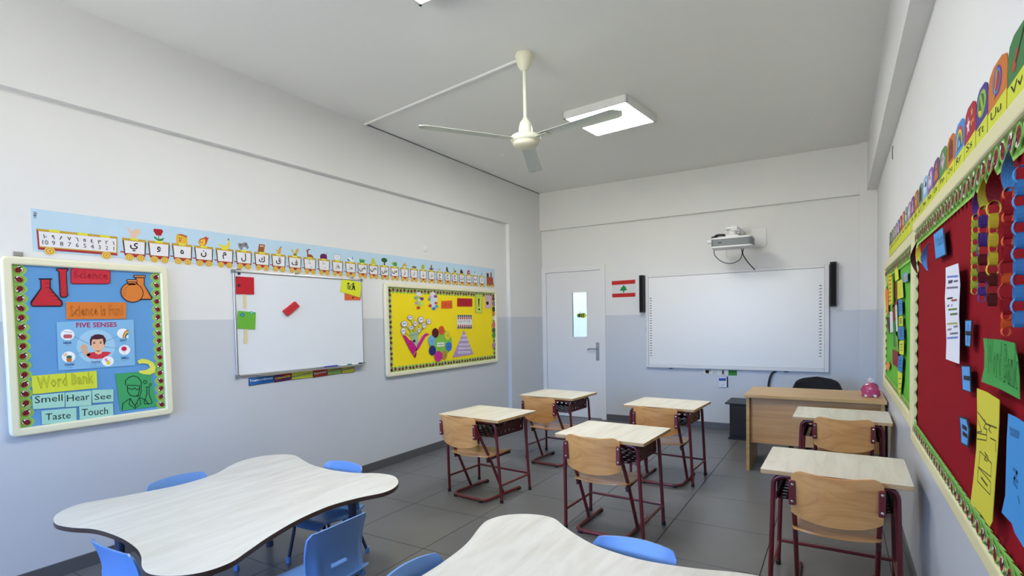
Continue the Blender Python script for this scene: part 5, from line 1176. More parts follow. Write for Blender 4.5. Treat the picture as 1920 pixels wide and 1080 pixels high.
  (1,'b03030','p',(5.0372,1.4187,5.0776,1.4185,5.0563,1.39)),
  (1,'b03030','p',(5.0332,1.3117,5.0736,1.3121,5.0545,1.3423)),
  (1,'303428','p',(5.0382,1.4461,5.0745,1.446,5.0697,1.4257,5.0433,1.4211)),
  (1,'303428','p',(5.0371,1.3092,5.0694,1.3086,5.0688,1.293,5.0325,1.2915)),
  (1,'b03030','p',(5.0784,1.4185,5.1192,1.4183,5.0977,1.3896)),
  (1,'b03030','p',(5.0744,1.3109,5.1152,1.3113,5.0959,1.3417)),
  (1,'303428','p',(5.0794,1.446,5.1161,1.446,5.1113,1.4256,5.0846,1.4209)),
  (1,'303428','p',(5.0783,1.3084,5.111,1.3077,5.1104,1.2921,5.0736,1.2905)),
  (1,'b03030','p',(5.12,1.4183,5.1613,1.4181,5.1395,1.3893)),
  (1,'b03030','p',(5.116,1.3101,5.1573,1.3104,5.1377,1.341)),
  (1,'303428','p',(5.121,1.446,5.1582,1.4459,5.1533,1.4254,5.1263,1.4207)),
  (1,'303428','p',(5.12,1.3076,5.153,1.3069,5.1524,1.2912,5.1152,1.2896)),
  (1,'b03030','p',(5.1621,1.4181,5.2039,1.4179,5.1819,1.3889)),
  (1,'b03030','p',(5.1581,1.3092,5.1999,1.3096,5.1801,1.3403)),
  (1,'303428','p',(5.1631,1.4459,5.2007,1.4459,5.1958,1.4252,5.1684,1.4205)),
  (1,'303428','p',(5.1621,1.3067,5.1955,1.306,5.1949,1.2902,5.1573,1.2886))],
 [(2,'202428','\u0627\u0644\u062a\u0627\u0621 \u0627\u0644\u0645',(4.9414,1.3558,5.1673,1.3575,.0352),'f')]),
('paper_pyramid','lilac paper triangle with white word strips on the yellow board','paper cutout',None,'L',.0215,.0012,
 [(0,'b498c8','p',(5.0375,1.2759,5.2165,.9853,4.8115,.9726)),
  (1,'e6e4ee','p',(4.9915,1.2202,5.082,1.2208,5.0812,1.1992,4.9907,1.1989)),
  (2,'585068','s',(5.001,1.2092,5.0714,1.2104),.004),
  (1,'e6e4ee','p',(4.9542,1.1742,5.1273,1.1711,5.1265,1.1493,4.9534,1.153)),
  (2,'585068','s',(4.9636,1.1632,5.1166,1.1606),.004),
  (1,'e6e4ee','p',(4.9404,1.1218,5.1335,1.1164,5.1327,1.0947,4.9396,1.1006)),
  (2,'585068','s',(4.9498,1.1107,5.1228,1.106),.004),
  (1,'e6e4ee','p',(4.9233,1.0814,5.1568,1.0729,5.156,1.051,4.9225,1.0603)),
  (2,'585068','s',(4.9326,1.0704,5.146,1.0625),.004),
  (1,'e6e4ee','p',(4.9176,1.0347,5.155,1.0244,5.1542,1.0026,4.9168,1.0136)),
  (2,'585068','s',(4.927,1.0236,5.1442,1.0141),.004)],
 []),
('paper_ring_base','green paper ring with a white centre label','paper cutout',None,'L',.0215,.0012,
 [(0,'86c84a','e',(4.6121,1.1438,.198,.1514)),
  (1,'e8f0e8','p',(4.5452,1.1524,4.6699,1.1514,4.6682,1.1061,4.5435,1.1058)),
  (2,'607060','s',(4.5584,1.1295,4.6546,1.1283),.006)],
 []),
('paper_disc','maroon paper disc on the green ring of the yellow board','paper cutout','coloured paper discs around the green ring','L',.0245,.0012,
 [(0,'601824','e',(4.5193,1.2555,.0559,.0531)),
  (1,'30303a','s',(4.5086,1.247,4.5246,1.2576,4.5294,1.2463),.004)],
 []),
('paper_disc','orange paper disc on the green ring of the yellow board','paper cutout','coloured paper discs around the green ring','L',.0245,.0012,
 [(0,'e05a28','e',(4.626,1.2816,.0504,.0483)),
  (1,'30303a','s',(4.615,1.2729,4.6315,1.2837,4.6364,1.2723),.004)],
 []),
('paper_disc','yellow paper disc on the green ring of the yellow board','paper cutout','coloured paper discs around the green ring','L',.0245,.0012,
 [(0,'e6d030','e',(4.7274,1.2242,.052,.0501)),
  (1,'30303a','s',(4.716,1.2155,4.733,1.2263,4.7381,1.2147),.004)],
 []),
('paper_disc','bright blue paper disc on the green ring of the yellow board','paper cutout','coloured paper discs around the green ring','L',.0245,.0012,
 [(0,'3a78c8','e',(4.7449,1.1,.056,.0526)),
  (1,'30303a','s',(4.7335,1.0914,4.7506,1.102,4.7557,1.0902),.004)],
 []),
('paper_disc','ochre paper disc on the green ring of the yellow board','paper cutout','coloured paper discs around the green ring','L',.0245,.0012,
 [(0,'b8923c','e',(4.6663,1.011,.0474,.0498)),
  (1,'30303a','s',(4.6551,1.0027,4.6718,1.0129,4.6768,1.0013),.004)],
 []),
('paper_disc','magenta paper disc on the green ring of the yellow board','paper cutout','coloured paper discs around the green ring','L',.0245,.0012,
 [(0,'cc2c94','e',(4.5605,1.0045,.0674,.0579)),
  (1,'30303a','s',(4.5496,.9963,4.5659,1.0063,4.5707,.9948),.004)],
 []),
('paper_disc','navy paper disc on the green ring of the yellow board','paper cutout','coloured paper discs around the green ring','L',.0245,.0012,
 [(0,'2c2c7c','e',(4.4641,1.0725,.0568,.0527)),
  (1,'30303a','s',(4.4536,1.0643,4.4693,1.0744,4.4741,1.0631),.004)],
 []),
('paper_disc','sky blue paper disc on the green ring of the yellow board','paper cutout','coloured paper discs around the green ring','L',.0245,.0012,
 [(0,'78b8e0','e',(4.4562,1.1784,.0601,.0548)),
  (1,'30303a','s',(4.4457,1.1701,4.4614,1.1804,4.4661,1.1692),.004)],
 []),
('flower_poster','flower-shaped collage of small discs at the top left of the yellow board','paper cutout',None,'L',.0215,.0012,
 [(0,'b8cc70','p',(4.2576,1.6697,4.2864,1.6706,4.2995,1.6338,4.2882,1.5483,4.2631,1.5214,4.2442,1.5688,4.2434,1.6322)),
  (1,'e8e4ee','e',(4.2733,1.6627,.042,.0221)),
  (1,'80b090','e',(4.2241,1.6233,.0286,.0152)),
  (1,'7c4a78','e',(4.315,1.616,.031,.0163)),
  (1,'b8a0c0','e',(4.2283,1.5686,.0254,.0135)),
  (1,'c8e060','e',(4.3131,1.5647,.0327,.0171)),
  (1,'d0502c','e',(4.2599,1.5214,.0289,.0153)),
  (1,'e8e8e4','e',(4.2774,1.6013,.0258,.0136))],
 []),
('petal_poster','oval collage of coloured petals next to the flower collage','paper cutout',None,'L',.0215,.0012,
 [(0,'d8e0ec','p',(4.4581,1.6708,4.5352,1.6711,4.5515,1.5964,4.5382,1.5187,4.5026,1.4941,4.4659,1.518,4.4467,1.5942)),
  (1,'e4d8ee','e',(4.4956,1.6698,.0414,.0237)),
  (1,'7c4a98','e',(4.5378,1.6458,.0279,.0159)),
  (1,'78a070','e',(4.4355,1.6103,.0237,.0137)),
  (1,'c8446c','e',(4.5437,1.5741,.0245,.0139)),
  (1,'c04040','e',(4.4466,1.5451,.0272,.0157)),
  (1,'48a0b8','e',(4.5529,1.541,.0263,.015)),
  (1,'4a78c0','e',(4.5069,1.5162,.0294,.0169)),
  (1,'e8e8f0','e',(4.5504,1.6129,.0263,.015)),
  (1,'c8b0d8','e',(4.4535,1.638,.0238,.0138))],
 []),
('paper_bouquet','pink paper cone bouquet with green stems on the yellow board','paper bouquet',None,'L',.0215,.0012,
 [(0,'88b048','s',(4.0404,1.3602,4.1808,1.2319),.007),
  (0,'88b048','s',(4.1337,1.4213,4.1894,1.2527),.007),
  (0,'88b048','s',(4.2013,1.3577,4.1973,1.2524),.007),
  (0,'88b048','s',(4.2902,1.3884,4.213,1.2519),.007),
  (0,'88b048','s',(4.4132,1.3762,4.2444,1.2403),.007),
  (0,'88b048','s',(4.3369,1.3341,4.2285,1.2408),.007),
  (0,'88b048','s',(4.2592,1.293,4.2201,1.2305),.007),
  (0,'88b048','s',(4.03,1.2834,4.1644,1.2115),.007),
  (0,'88b048','s',(4.1405,1.3169,4.1886,1.2316),.007),
  (1,'a0c0a0','p',(4.1142,1.2707,4.2458,1.2774,4.2361,1.1079,4.1946,1.0995)),
  (2,'c41c80','p',(4.0108,1.2481,4.0615,1.2443,4.1024,1.2035,4.1601,1.1802,4.2265,1.1052,4.188,1.0102,4.1135,1.0936)),
  (2,'cc2c8c','p',(4.3672,1.2633,4.425,1.2452,4.3573,1.2203,4.2553,1.1068,4.1983,1.0729,4.228,1.1454,4.3003,1.2277)),
  (3,'e878b8','p',(4.3672,1.2633,4.3919,1.255,4.3419,1.2478,4.2659,1.1756,4.2375,1.145,4.2752,1.2073)),
  (4,'a02840','p',(4.1748,1.0743,4.219,1.077,4.2044,1.0249,4.18,1.0054)),
  (5,'f0e0d0','s',(4.1658,1.0433,4.1905,1.0734,4.2252,1.0713),.005),
  (3,'20262c','e',(4.1821,1.1845,.0188,.0147)),
  (2,'507060','s',(4.127,1.2442,4.232,1.2492),.004)],
 []),
('paper_flower','white paper word flower, upper left of the pink bouquet','paper flower','white word flowers of the bouquet','L',.0255,.0012,
 [(0,'8868a0','e',(4.0405,1.3601,.0512,.0308)),
  (1,'eceaf2','e',(4.0405,1.3601,.044,.0265)),
  (2,'40406a','s',(4.015,1.3544,4.0377,1.3663,4.0661,1.3618),.006)],
 []),
('paper_flower','white paper word flower, top of the pink bouquet','paper flower','white word flowers of the bouquet','L',.0255,.0012,
 [(0,'8868a0','e',(4.1293,1.4212,.0402,.025)),
  (1,'eceaf2','e',(4.1293,1.4212,.0345,.0215)),
  (2,'40406a','s',(4.1091,1.4151,4.1264,1.4275,4.1494,1.4232),.006)],
 []),
('paper_flower','white paper word flower, lowest left of the pink bouquet','paper flower','white word flowers of the bouquet','L',.0255,.0012,
 [(0,'8868a0','e',(4.0228,1.2887,.0359,.0369)),
  (1,'eceaf2','e',(4.0228,1.2887,.0308,.0317)),
  (2,'40406a','s',(4.0048,1.283,4.0201,1.2949,4.0408,1.2903),.006)],
 []),
('paper_flower','white paper word flower, centre of the pink bouquet','paper flower','white word flowers of the bouquet','L',.0255,.0012,
 [(0,'8868a0','e',(4.2,1.3608,.0316,.0295)),
  (1,'eceaf2','e',(4.2,1.3608,.0271,.0253)),
  (2,'40406a','s',(4.1841,1.3548,4.1971,1.3672,4.2159,1.3627),.006)],
 []),
('paper_flower','white paper word flower, inner left of the pink bouquet','paper flower','white word flowers of the bouquet','L',.0255,.0012,
 [(0,'8868a0','e',(4.1377,1.319,.0403,.0208)),
  (1,'eceaf2','e',(4.1377,1.319,.0347,.0179)),
  (2,'40406a','s',(4.1174,1.3132,4.1348,1.3253,4.1579,1.3207),.006)],
 []),
('paper_flower','white paper word flower, upper right of the pink bouquet','paper flower','white word flowers of the bouquet','L',.0255,.0012,
 [(0,'8868a0','e',(4.2908,1.399,.0456,.0341)),
  (1,'eceaf2','e',(4.2908,1.399,.0391,.0294)),
  (2,'40406a','s',(4.268,1.3928,4.2878,1.4054,4.3136,1.4009),.006)],
 []),
('paper_flower','white paper word flower, rightmost of the pink bouquet','paper flower','white word flowers of the bouquet','L',.0255,.0012,
 [(0,'8868a0','e',(4.4119,1.3805,.0371,.0283)),
  (1,'eceaf2','e',(4.4119,1.3805,.0319,.0243)),
  (2,'40406a','s',(4.3933,1.3743,4.4088,1.3871,4.4305,1.3825),.006)],
 []),
('paper_flower','white paper word flower, right of centre of the pink bouquet','paper flower','white word flowers of the bouquet','L',.0255,.0012,
 [(0,'8868a0','e',(4.334,1.3384,.0329,.0301)),
  (1,'eceaf2','e',(4.334,1.3384,.0283,.0259)),
  (2,'40406a','s',(4.3175,1.3323,4.331,1.3449,4.3506,1.3403),.006)],
 []),
('paper_flower','white paper word flower, lower right of the pink bouquet','paper flower','white word flowers of the bouquet','L',.0255,.0012,
 [(0,'8868a0','e',(4.2546,1.2931,.0289,.0255)),
  (1,'eceaf2','e',(4.2546,1.2931,.0249,.0219)),
  (2,'40406a','s',(4.24,1.2871,4.2516,1.2996,4.2691,1.2949),.006)],
 []),
('border_disc','plum paper disc down the right edge of the yellow board','paper cutout','coloured discs down the yellow board edge','L',.0245,.0012,
 [(0,'7c5060','e',(5.6708,1.6478,.0405,.0206))],
 []),
('border_disc','violet paper disc down the right edge of the yellow board','paper cutout','coloured discs down the yellow board edge','L',.0245,.0012,
 [(0,'8a7ab0','e',(5.6781,1.5873,.043,.031))],
 []),
('border_disc','dark grey paper disc down the right edge of the yellow board','paper cutout','coloured discs down the yellow board edge','L',.0245,.0012,
 [(0,'3c4838','e',(5.6708,1.5188,.0381,.0284))],
 []),
('border_disc','orange paper disc down the right edge of the yellow board','paper cutout','coloured discs down the yellow board edge','L',.0245,.0012,
 [(0,'e0884a','e',(5.6735,1.462,.0358,.0258))],
 []),
('border_disc','white paper disc down the right edge of the yellow board','paper cutout','coloured discs down the yellow board edge','L',.0245,.0012,
 [(0,'e4e4dc','e',(5.681,1.4076,.0431,.0311))],
 []),
('border_disc','pink paper disc down the right edge of the yellow board','paper cutout','coloured discs down the yellow board edge','L',.0245,.0012,
 [(0,'d87088','e',(5.6685,1.3249,.0429,.0336))],
 []),
('border_disc','slate green paper disc down the right edge of the yellow board','paper cutout','coloured discs down the yellow board edge','L',.0245,.0012,
 [(0,'4a6450','e',(5.666,1.2577,.0429,.0284))],
 []),
('border_disc','green paper disc down the right edge of the yellow board','paper cutout','coloured discs down the yellow board edge','L',.0245,.0012,
 [(0,'4e9a48','e',(5.6708,1.1954,.0478,.0311))],
 []),
('border_disc','mauve paper disc down the right edge of the yellow board','paper cutout','coloured discs down the yellow board edge','L',.0245,.0012,
 [(0,'b088b8','e',(5.6591,1.0701,.0381,.031))],
 []),
('flag_sticker','flag sticker with red bands and a green cedar beside the door','flag',None,'B',.001,.0012,
 [(0,'dcdedc','p',(1.0999,1.8739,1.4229,1.8781,1.4221,1.6553,1.1049,1.6559)),
  (1,'c8302c','p',(1.0999,1.8739,1.4229,1.8781,1.4224,1.8256,1.1023,1.8216)),
  (1,'c8302c','p',(1.104,1.7053,1.4227,1.7078,1.4221,1.6553,1.1049,1.6559)),
  (2,'2f8a50','p',(1.2656,1.8192,1.2862,1.7896,1.304,1.783,1.2949,1.7662,1.3157,1.7596,1.3006,1.7431,1.2738,1.7414,1.2735,1.7156,1.2555,1.7134,1.2558,1.7393,1.2258,1.7406,1.2077,1.7443,1.226,1.7579,1.214,1.7671,1.2382,1.7746,1.2263,1.7838,1.2474,1.7914))],
 []),
('power_socket','white wall socket with a dark plug under the interactive board, left one','socket',None,'B',.001,.008,
 [(0,'e4e2da','p',(2.2749,.7283,2.3929,.7283,2.3926,.6711,2.2824,.6672)),
  (1,'181410','p',(2.3022,.7205,2.3447,.7188,2.3446,.6787,2.302,.6821)),
  (2,'b0aca4','p',(2.3447,.7219,2.3712,.7288,2.3682,.7041,2.3505,.7005))],
 []),
('double_socket','wide white wall socket under the interactive board, beside the green card','socket',None,'B',.001,.008,
 [(0,'e4e4de','p',(2.4382,.7236,2.5675,.724,2.5673,.6622,2.438,.6574)),
  (1,'c8c8c4','p',(2.5189,.7182,2.5247,.7168,2.5288,.7124,2.5303,.7064,2.5303,.6778,2.5287,.6717,2.5245,.6671,2.5188,.6653,2.5027,.6647,2.497,.6661,2.4928,.6704,2.4912,.6765,2.4913,.7051,2.4929,.7113,2.4971,.7159,2.5029,.7177)),
  (2,'2a2a2a','p',(2.5104,.724,2.5132,.7233,2.5153,.7211,2.5161,.7181,2.516,.6816,2.5152,.6785,2.5131,.6762,2.5102,.6753,2.5045,.6751,2.5016,.6758,2.4995,.678,2.4987,.681,2.4989,.7176,2.4996,.7206,2.5017,.7229,2.5046,.7238))],
 []),
('green_tag','small green card beside the socket under the interactive board','card',None,'B',.001,.002,
 [(0,'3c8c3c','p',(2.5692,.7241,2.6639,.7247,2.6638,.6633,2.569,.661)),
  (1,'2c7030','p',(2.576,.717,2.6549,.7184,2.6549,.7015,2.5759,.6988))],
 []),
('booklet','small white booklet with a blue header hanging on the back wall','booklet',None,'B',.001,.012,
 [(0,'dfe4ea','p',(2.4599,.6325,2.5501,.636,2.5498,.5187,2.4636,.5146)),
  (1,'3a5aac','p',(2.4599,.6289,2.5415,.6321,2.5414,.5956,2.4598,.5922)),
  (1,'c8d0d8','p',(2.4839,.5522,2.527,.5542,2.527,.542,2.4839,.54)),
  (0,'1c2c40','p',(2.5507,.6458,2.5621,.6462,2.5629,.5194,2.5515,.5188))],
 [(2,'c8d4f0','~~~~',(2.4679,.6035,2.5346,.6075,.0135),'f')]),
('math_card','blue card reading Math at the top of the red board','card',None,'R',.034,.0012,
 [(0,'203858','p',(2.5406,1.6618,2.3245,1.6614,2.2627,1.5644,2.4903,1.5658)),
  (1,'4e98d8','p',(2.5506,1.6645,2.3489,1.6634,2.286,1.5679,2.4906,1.5701))],
 [(2,'285888','Math',(2.4938,1.6118,2.3205,1.6081,.036),'o')]),
('worksheet','long white printed worksheet hanging on the red board','worksheet',None,'R',.04,.0012,
 [(0,'e2e4ee','p',(2.2296,1.5192,2.1021,1.5176,2.0194,1.5164,2.0058,1.4944,1.9851,1.4537,1.9938,1.409,1.9966,1.3638,1.9815,1.3188,1.981,1.2273,2.0877,1.2261,2.2041,1.225,2.1975,1.2875,2.2171,1.3504,2.2375,1.4208,2.226,1.4714)),
  (1,'6a80c8','s',(2.1975,1.4875,2.0138,1.479),.006),
  (1,'606070','s',(2.1746,1.4719,2.0987,1.4704),.006),
  (1,'606070','s',(2.0787,1.4669,2.0159,1.466),.006),
  (1,'707080','s',(2.2023,1.4526,2.0145,1.4471),.006),
  (1,'384038','s',(2.1924,1.4184,2.0949,1.4184),.006),
  (1,'a04838','s',(2.1144,1.4104,2.0242,1.4108),.006),
  (1,'505058','s',(2.1834,1.3944,2.1549,1.3965),.006),
  (1,'505058','s',(2.1133,1.3948,2.1,1.397),.006),
  (1,'688040','s',(2.1681,1.3831,2.0223,1.3844),.006),
  (1,'506838','s',(2.1319,1.3682,2.0152,1.3706),.006),
  (1,'a8a860','s',(2.1865,1.3381,2.0132,1.3431),.006),
  (1,'808088','s',(2.1779,1.3195,2.1082,1.3237),.006),
  (1,'707080','s',(2.131,1.3085,2.0051,1.3147),.006),
  (1,'6a80c8','s',(2.1832,1.2931,2.0042,1.3022),.006),
  (1,'808088','s',(2.069,1.3311,2.0065,1.3346),.006),
  (1,'606070','s',(2.1743,1.4675,2.105,1.4665),.006)],
 []),
('plus_sign_card','blue card with a black plus sign on the red board','card',None,'R',.034,.0012,
 [(0,'14202c','p',(1.9436,1.3528,1.8498,1.3547,1.8648,1.2809,1.9386,1.2804)),
  (1,'5a9ada','p',(1.9355,1.3499,1.8586,1.3517,1.8704,1.2836,1.9309,1.2836)),
  (2,'14202c','s',(1.9247,1.3171,1.8673,1.3177),.012),
  (2,'14202c','s',(1.8973,1.3425,1.899,1.2915),.005)],
 []),
('minus_sign_card','blue card with a black minus sign on the red board','card',None,'R',.034,.0012,
 [(0,'14202c','p',(1.9913,1.2221,1.8614,1.2316,1.8466,1.1616,1.9691,1.1537)),
  (1,'5a9ada','p',(1.9773,1.2203,1.871,1.2281,1.8582,1.1632,1.9588,1.1575)),
  (2,'14202c','s',(1.9435,1.1917,1.8666,1.1973),.012)],
 []),
('equals_sign_card','blue card with a black equals sign on the red board','card',None,'R',.034,.0012,
 [(0,'14202c','p',(2.0123,1.0735,1.8898,1.0861,1.8538,1.0619,1.8721,1.0096,1.9787,.9978,1.9926,1.0364)),
  (1,'5a9ada','p',(1.995,1.0708,1.9045,1.0795,1.873,1.0584,1.8872,1.0126,1.9681,1.0043,1.976,1.0394)),
  (2,'14202c','s',(1.9551,1.0529,1.8952,1.0553),.012),
  (2,'14202c','s',(1.9485,1.0349,1.8889,1.0369),.012)],
 []),
('word_bank_card','green paper sign reading Word Bank on the red board','sign',None,'R',.046,.0012,
 [(0,'3f9848','p',(1.6487,1.3133,1.4922,1.316,1.3855,1.3142,1.3622,1.284,1.3498,1.2517,1.3447,1.2109,1.4856,1.2134,1.6623,1.2102,1.6343,1.2462,1.6327,1.2829))],
 [(1,'2a6c34','Word Bank',(1.6065,1.2395,1.3588,1.2284,.0761),'o')]),
('number_sheet','tall yellow sheet with number drawings on the red board','worksheet',None,'R',.044,.0012,
 [(0,'cfc63c','p',(1.7204,1.1875,1.6183,1.1909,1.5031,1.1884,1.5032,1.1414,1.5121,1.0835,1.527,1.0149,1.5396,.9536,1.5471,.9137,1.5717,.8927,1.6559,.8956,1.7771,.8851,1.7437,.9581,1.7168,1.0397,1.7113,1.1149)),
  (1,'5a5420','s',(1.7083,1.1315,1.6135,1.1181,1.5196,1.1256),.004),
  (1,'5a5420','s',(1.6326,1.1257,1.6208,1.1168,1.6407,1.1045,1.6072,1.1063,1.6121,1.0967),.003),
  (1,'5a5420','s',(1.5955,1.1191,1.5743,1.1186,1.5912,1.1092,1.5682,1.1059),.003),
  (1,'5a5420','s',(1.7028,1.1117,1.6591,1.0914,1.7091,1.082),.003),
  (1,'5a5420','s',(1.7089,1.0793,1.6082,1.0931,1.611,1.0805,1.7079,1.0647,1.7089,1.0793),.003),
  (1,'5a5420','s',(1.5761,1.093,1.5258,1.0968,1.5275,1.072),.003),
  (1,'5a5420','s',(1.6756,1.0417,1.5588,1.04,1.5636,1.0086,1.6871,1.0004,1.6756,1.0417),.003),
  (1,'5a5420','s',(1.6276,1.05,1.6087,1.0455,1.6302,1.0327,1.6007,1.0344,1.5906,1.0453,1.6126,1.0489),.003),
  (1,'5a5420','s',(1.6911,.9994,1.5662,.9961,1.5678,.967,1.6969,.9634,1.6911,.9994),.003),
  (1,'5a5420','s',(1.6578,.9828,1.5953,.9797),.006)],
 []),
('blue_sheet','pale blue paper sheet at the lower right of the red board','worksheet',None,'R',.044,.0012,
 [(0,'3f8fd0','p',(1.4312,1.1707,1.3727,1.1727,1.3239,1.1714,1.279,1.1732,1.2654,.9506,1.3145,.944,1.3716,.9501,1.392,.9615,1.4699,.9582,1.4432,1.0022,1.4411,1.0604,1.4391,1.1181)),
  (1,'2c6aa0','s',(1.417,1.1431,1.3523,1.146),.008),
  (1,'2c6aa0','s',(1.4123,1.1346,1.3555,1.1383),.008),
  (1,'2c6aa0','s',(1.3856,1.0703,1.3599,1.0694,1.3806,1.0532,1.3551,1.0528),.008),
  (1,'2c6aa0','s',(1.384,1.045,1.3582,1.0412),.008),
  (1,'2c6aa0','s',(1.3509,1.0254,1.343,1.017),.008)],
 []),
('yellow_tall_strip','tall yellow strip with orange dashes on the green board','paper strip',None,'R',.0450,.0012,
 [(0,'d8cc34','p',(4.5795,1.6469,4.313,1.634,4.2272,1.5467,4.2042,1.4418,4.4841,1.4288,4.5252,1.5477)),
  (1,'c87828','s',(4.5042,1.6252,4.2983,1.6176),.012),
  (1,'c87828','s',(4.5014,1.5974,4.2956,1.5911),.012),
  (1,'c87828','s',(4.4985,1.5695,4.293,1.5645),.012),
  (1,'c87828','s',(4.4957,1.5417,4.2904,1.5381),.012),
  (1,'c87828','s',(4.4928,1.5139,4.2877,1.5116),.012),
  (1,'c87828','s',(4.49,1.4861,4.2851,1.4851),.012),
  (1,'c87828','s',(4.4871,1.4584,4.2824,1.4587),.012)],
 []),
('yellow_house_card','yellow paper card topped with a point on the green board','card',None,'R',.0295,.0012,
 [(0,'e0e040','p',(4.264,1.6621,4.1464,1.6658,4.0444,1.6436,3.993,1.58,4.2303,1.5779))],
 []),
('yellow_text_card','yellow card with faint writing right of the tall strip on the green board','card',None,'R',.0295,.0012,
 [(0,'d4d63c','p',(4.0778,1.57,3.7707,1.5657,3.7027,1.4622,4.0672,1.461)),
  (1,'7c8c30','s',(3.9792,1.5517,3.9726,1.4826),.008),
  (1,'7c8c30','s',(3.8556,1.5509,3.8493,1.484),.008)],
 []),
('blue_patterned_card','blue and grey patterned card by the divider of the green board','card',None,'R',.0295,.0012,
 [(0,'6a9ac4','p',(3.7731,1.5918,3.4986,1.5923,3.4855,1.5394,3.7199,1.5451)),
  (1,'b0a8b0','s',(3.6847,1.5766,3.5269,1.5742),.02),
  (1,'b0a8b0','s',(3.6737,1.5589,3.5125,1.557),.02)],
 []),
('orange_fringe','orange paper fringe at the far edge of the green board','paper strip',None,'R',.0295,.0012,
 [(0,'e88c38','p',(5.1408,1.5593,4.9766,1.5664,4.8025,1.5366,4.7953,1.4686,4.753,1.3782,4.8504,1.36,4.9783,1.4189,5.0582,1.488))],
 []),
('orange_tag','small orange paper tag low on the green board','paper strip',None,'R',.0295,.0012,
 [(0,'f09040','p',(4.8981,1.0072,4.7485,1.0302,4.5738,1.0147,4.709,.9642,4.8766,.9691))],
 []),
('white_note','narrow white note on the green board','note',None,'R',.0295,.0012,
 [(0,'dcdce8','p',(4.6433,1.3873,4.4093,1.3863,4.3545,1.2515,4.582,1.2389)),
  (1,'90808c','s',(4.4782,1.3716,4.4627,1.3596),.01)],
 []),
('white_slip','thin white paper slip beside the column of blue and yellow cards','note',None,'R',.0295,.0012,
 [(0,'d4dcd4','p',(4.2157,1.4307,4.1056,1.4318,4.0311,1.2687,4.1246,1.258))],
 []),
('red_ribbon_card','dark red paper strip behind the yellow cards on the green board','paper strip',None,'R',.0295,.0012,
 [(0,'a83028','p',(4.23,1.5751,4.1553,1.5713,4.1197,1.454,4.0643,1.4311,4.412,1.413,4.4138,1.4308,4.1863,1.4499))],
 []),
('brown_card','brown and orange card under the tall yellow strip','card',None,'R',.0295,.0012,
 [(0,'803828','p',(4.4268,1.4221,4.2283,1.4309,4.1804,1.3266,4.3693,1.3304)),
  (1,'d05c2c','s',(4.2867,1.3715,4.2824,1.3284),.025)],
 []),
('dark_green_strip','dark green paper strip above the maroon card','paper strip',None,'R',.0295,.0012,
 [(0,'3c8440','p',(4.3478,1.3189,4.2051,1.3235,4.1644,1.1645,4.318,1.1566))],
 []),
('maroon_card','maroon paper card low on the green board','card',None,'R',.0295,.0012,
 [(0,'8c2438','p',(4.3839,1.1366,3.9846,1.1416,3.9982,1.0466,4.3601,1.0378))],
 []),
('dark_leaf','dark pointed paper leaf near the far edge of the green board','paper strip',None,'R',.0295,.0012,
 [(0,'5c3028','p',(4.8829,1.3455,4.6859,1.3477,4.6126,1.2411,4.6731,1.2268,4.8076,1.2745))],
 []),
('pale_leaf','pale yellow-green paper leaf at the top far corner of the green board','paper strip',None,'R',.0295,.0012,
 [(0,'a8c850','p',(5.0395,1.6503,4.9172,1.663,4.7947,1.6168,4.8245,1.5873,4.9625,1.5991))],
 []),
('green_figure','patterned green paper figure right of the dark green strip','paper strip',None,'R',.0295,.0012,
 [(0,'78a84c','p',(4.1721,1.2426,4.0385,1.2252,3.9877,1.1736,3.9407,1.1495,4.1261,1.1498)),
  (1,'305c30','s',(4.1009,1.2008,4.039,1.1709),.012)],
 []),
('hanging_card','blue paper card on the green board, topmost of its column','card','column of blue and yellow cards','R',.032,.0012,
 [(0,'4888c8','p',(3.9706,1.4536,3.7467,1.4536,3.7138,1.3687,3.9391,1.3608)),
  (1,'38506c','s',(3.9055,1.4285,3.7786,1.4295),.005),
  (1,'38506c','s',(3.9037,1.4092,3.7768,1.4108),.005),
  (1,'38506c','s',(3.9018,1.3898,3.7751,1.3922),.005)],
 []),
('hanging_card','yellow paper card on the green board, second of its column','card','column of blue and yellow cards','R',.032,.0012,
 [(0,'d0cc38','p',(3.9328,1.3529,3.6982,1.3589,3.6834,1.3049,3.9164,1.298)),
  (1,'38506c','s',(3.8686,1.3405,3.744,1.3445),.005),
  (1,'38506c','s',(3.8674,1.3287,3.7429,1.333),.005),
  (1,'38506c','s',(3.8663,1.3168,3.7418,1.3215),.005)],
 []),
('hanging_card','blue paper card on the green board, third of its column','card','column of blue and yellow cards','R',.032,.0012,
 [(0,'4078bc','p',(3.955,1.2919,3.6445,1.3007,3.6187,1.2273,3.9368,1.221)),
  (1,'38506c','s',(3.846,1.2731,3.7228,1.2793),.005),
  (1,'38506c','s',(3.8445,1.2574,3.7214,1.2641),.005),
  (1,'38506c','s',(3.843,1.2417,3.72,1.249),.005)],
 []),
('hanging_card','yellow paper card on the green board, fourth of its column','card','column of blue and yellow cards','R',.032,.0012,
 [(0,'d8d840','p',(3.8914,1.2098,3.6281,1.2259,3.6303,1.1481,3.8626,1.1374)),
  (1,'38506c','s',(3.812,1.1938,3.6909,1.2026),.005),
  (1,'38506c','s',(3.8105,1.1775,3.6895,1.1868),.005),
  (1,'38506c','s',(3.8089,1.1612,3.688,1.1711),.005)],
 []),
('hanging_card','blue paper card on the green board, fifth of its column','card','column of blue and yellow cards','R',.032,.0012,
 [(0,'3c80c0','p',(3.9381,1.1178,3.7676,1.1368,3.6573,1.1292,3.7077,1.0376,3.9473,1.0374)),
  (1,'38506c','s',(3.8643,1.0983,3.7396,1.1104),.005),
  (1,'38506c','s',(3.8623,1.0769,3.7377,1.0898),.005),
  (1,'38506c','s',(3.8602,1.0556,3.7358,1.0692),.005)],
 []),
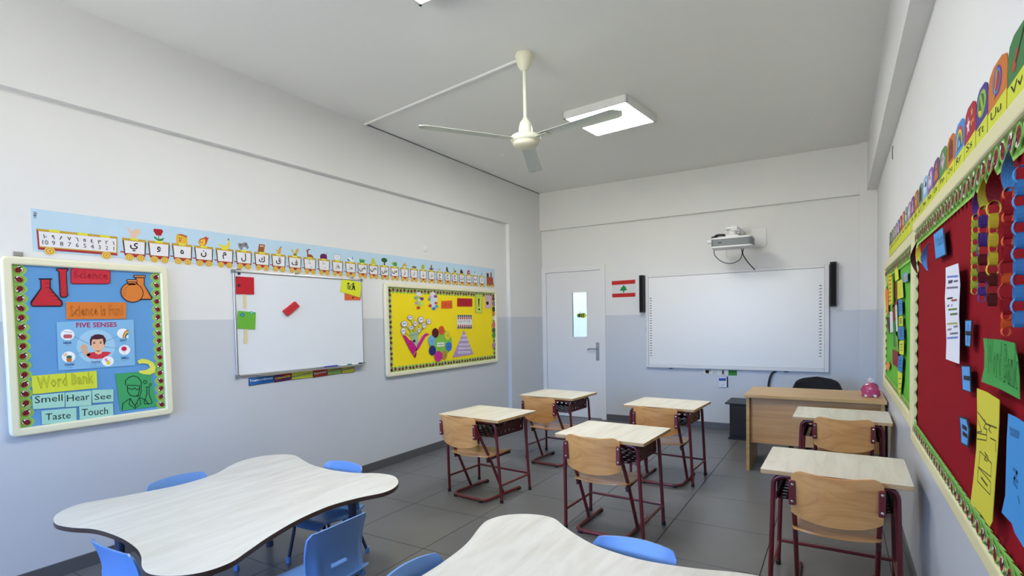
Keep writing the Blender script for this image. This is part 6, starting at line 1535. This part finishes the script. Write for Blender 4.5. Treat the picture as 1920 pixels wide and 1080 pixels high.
('hanging_card','yellow paper card on the green board, lowest of its column','card','column of blue and yellow cards','R',.032,.0012,
 [(0,'d4dc3c','p',(3.9635,1.028,3.6978,1.0385,3.723,.9871,3.8072,.8932,3.9183,.9131)),
  (1,'38506c','s',(3.8856,.9894,3.7593,1.0054),.005),
  (1,'38506c','s',(3.8827,.9594,3.7566,.9764),.005),
  (1,'38506c','s',(3.8798,.9293,3.7538,.9473),.005)],
 []),
]

# ================================================================== PAPERS, SIGNS, CUTOUTS (flat things at their real places on the walls)
def strip_poly(pts, w_):
    P = [Vector((pts[i], pts[i+1])) for i in range(0, len(pts), 2)]; q = []
    for i in range(len(P)-1):
        t_ = (P[i+1]-P[i]);
        if t_.length < 1e-6: continue
        t_.normalize(); n_ = Vector((-t_.y, t_.x))*w_/2; e = t_*w_*0.3
        q.append([tuple(v) for v in (P[i]-e-n_, P[i+1]+e-n_, P[i+1]+e+n_, P[i]-e+n_)])
    return q
for (nm, lab, cat, grp, wall, d, th, shapes, texts) in NOTES:
    fn = FN[wall]; base = [s for s in shapes if s[0] == 0]; pr = [s for s in shapes if s[0] > 0]
    def polys(s):
        p = s[3]
        if s[2] == 'p': return [[(p[i], p[i+1]) for i in range(0, len(p), 2)]]
        if s[2] == 'e': return [[(p[0]+p[2]*math.cos(2*PI*k/18), p[1]+p[3]*math.sin(2*PI*k/18)) for k in range(18)]]
        return strip_poly(p, s[4])
    mats_ = []; idx = {}
    def mi(c):
        if c not in idx: idx[c] = len(mats_); mats_.append(flat(c))
        return idx[c]
    m = MB()
    for s in base:
        for q in polys(s): m.mi(mi(s[1])).prism(q, fn, d, d+th)
    o = tag(m.build(nm, mats_, bevel=0.003 if th > 0.015 else 0), lab, cat, grp)
    if pr:
        mats_ = []; idx = {}; m = MB()
        for s in pr:
            for q in polys(s): m.mi(mi(s[1])).add([fn(a, b, d+th+0.00028*s[0]) for a, b in q], [tuple(range(len(q)))])
        m.build('print', mats_, o)
    if texts:
        mats_ = []; idx = {}; m = MB()
        for (lv, c, s_, (x0, y0, x1, y1, h), st) in texts:
            m.mi(mi(c)); put_text(m, fn, s_, x0, y0, x1, y1, h, d+th+0.0003*lv+0.0004, st, -1 if wall == 'R' else 1)
        m.build('lettering', mats_, o)
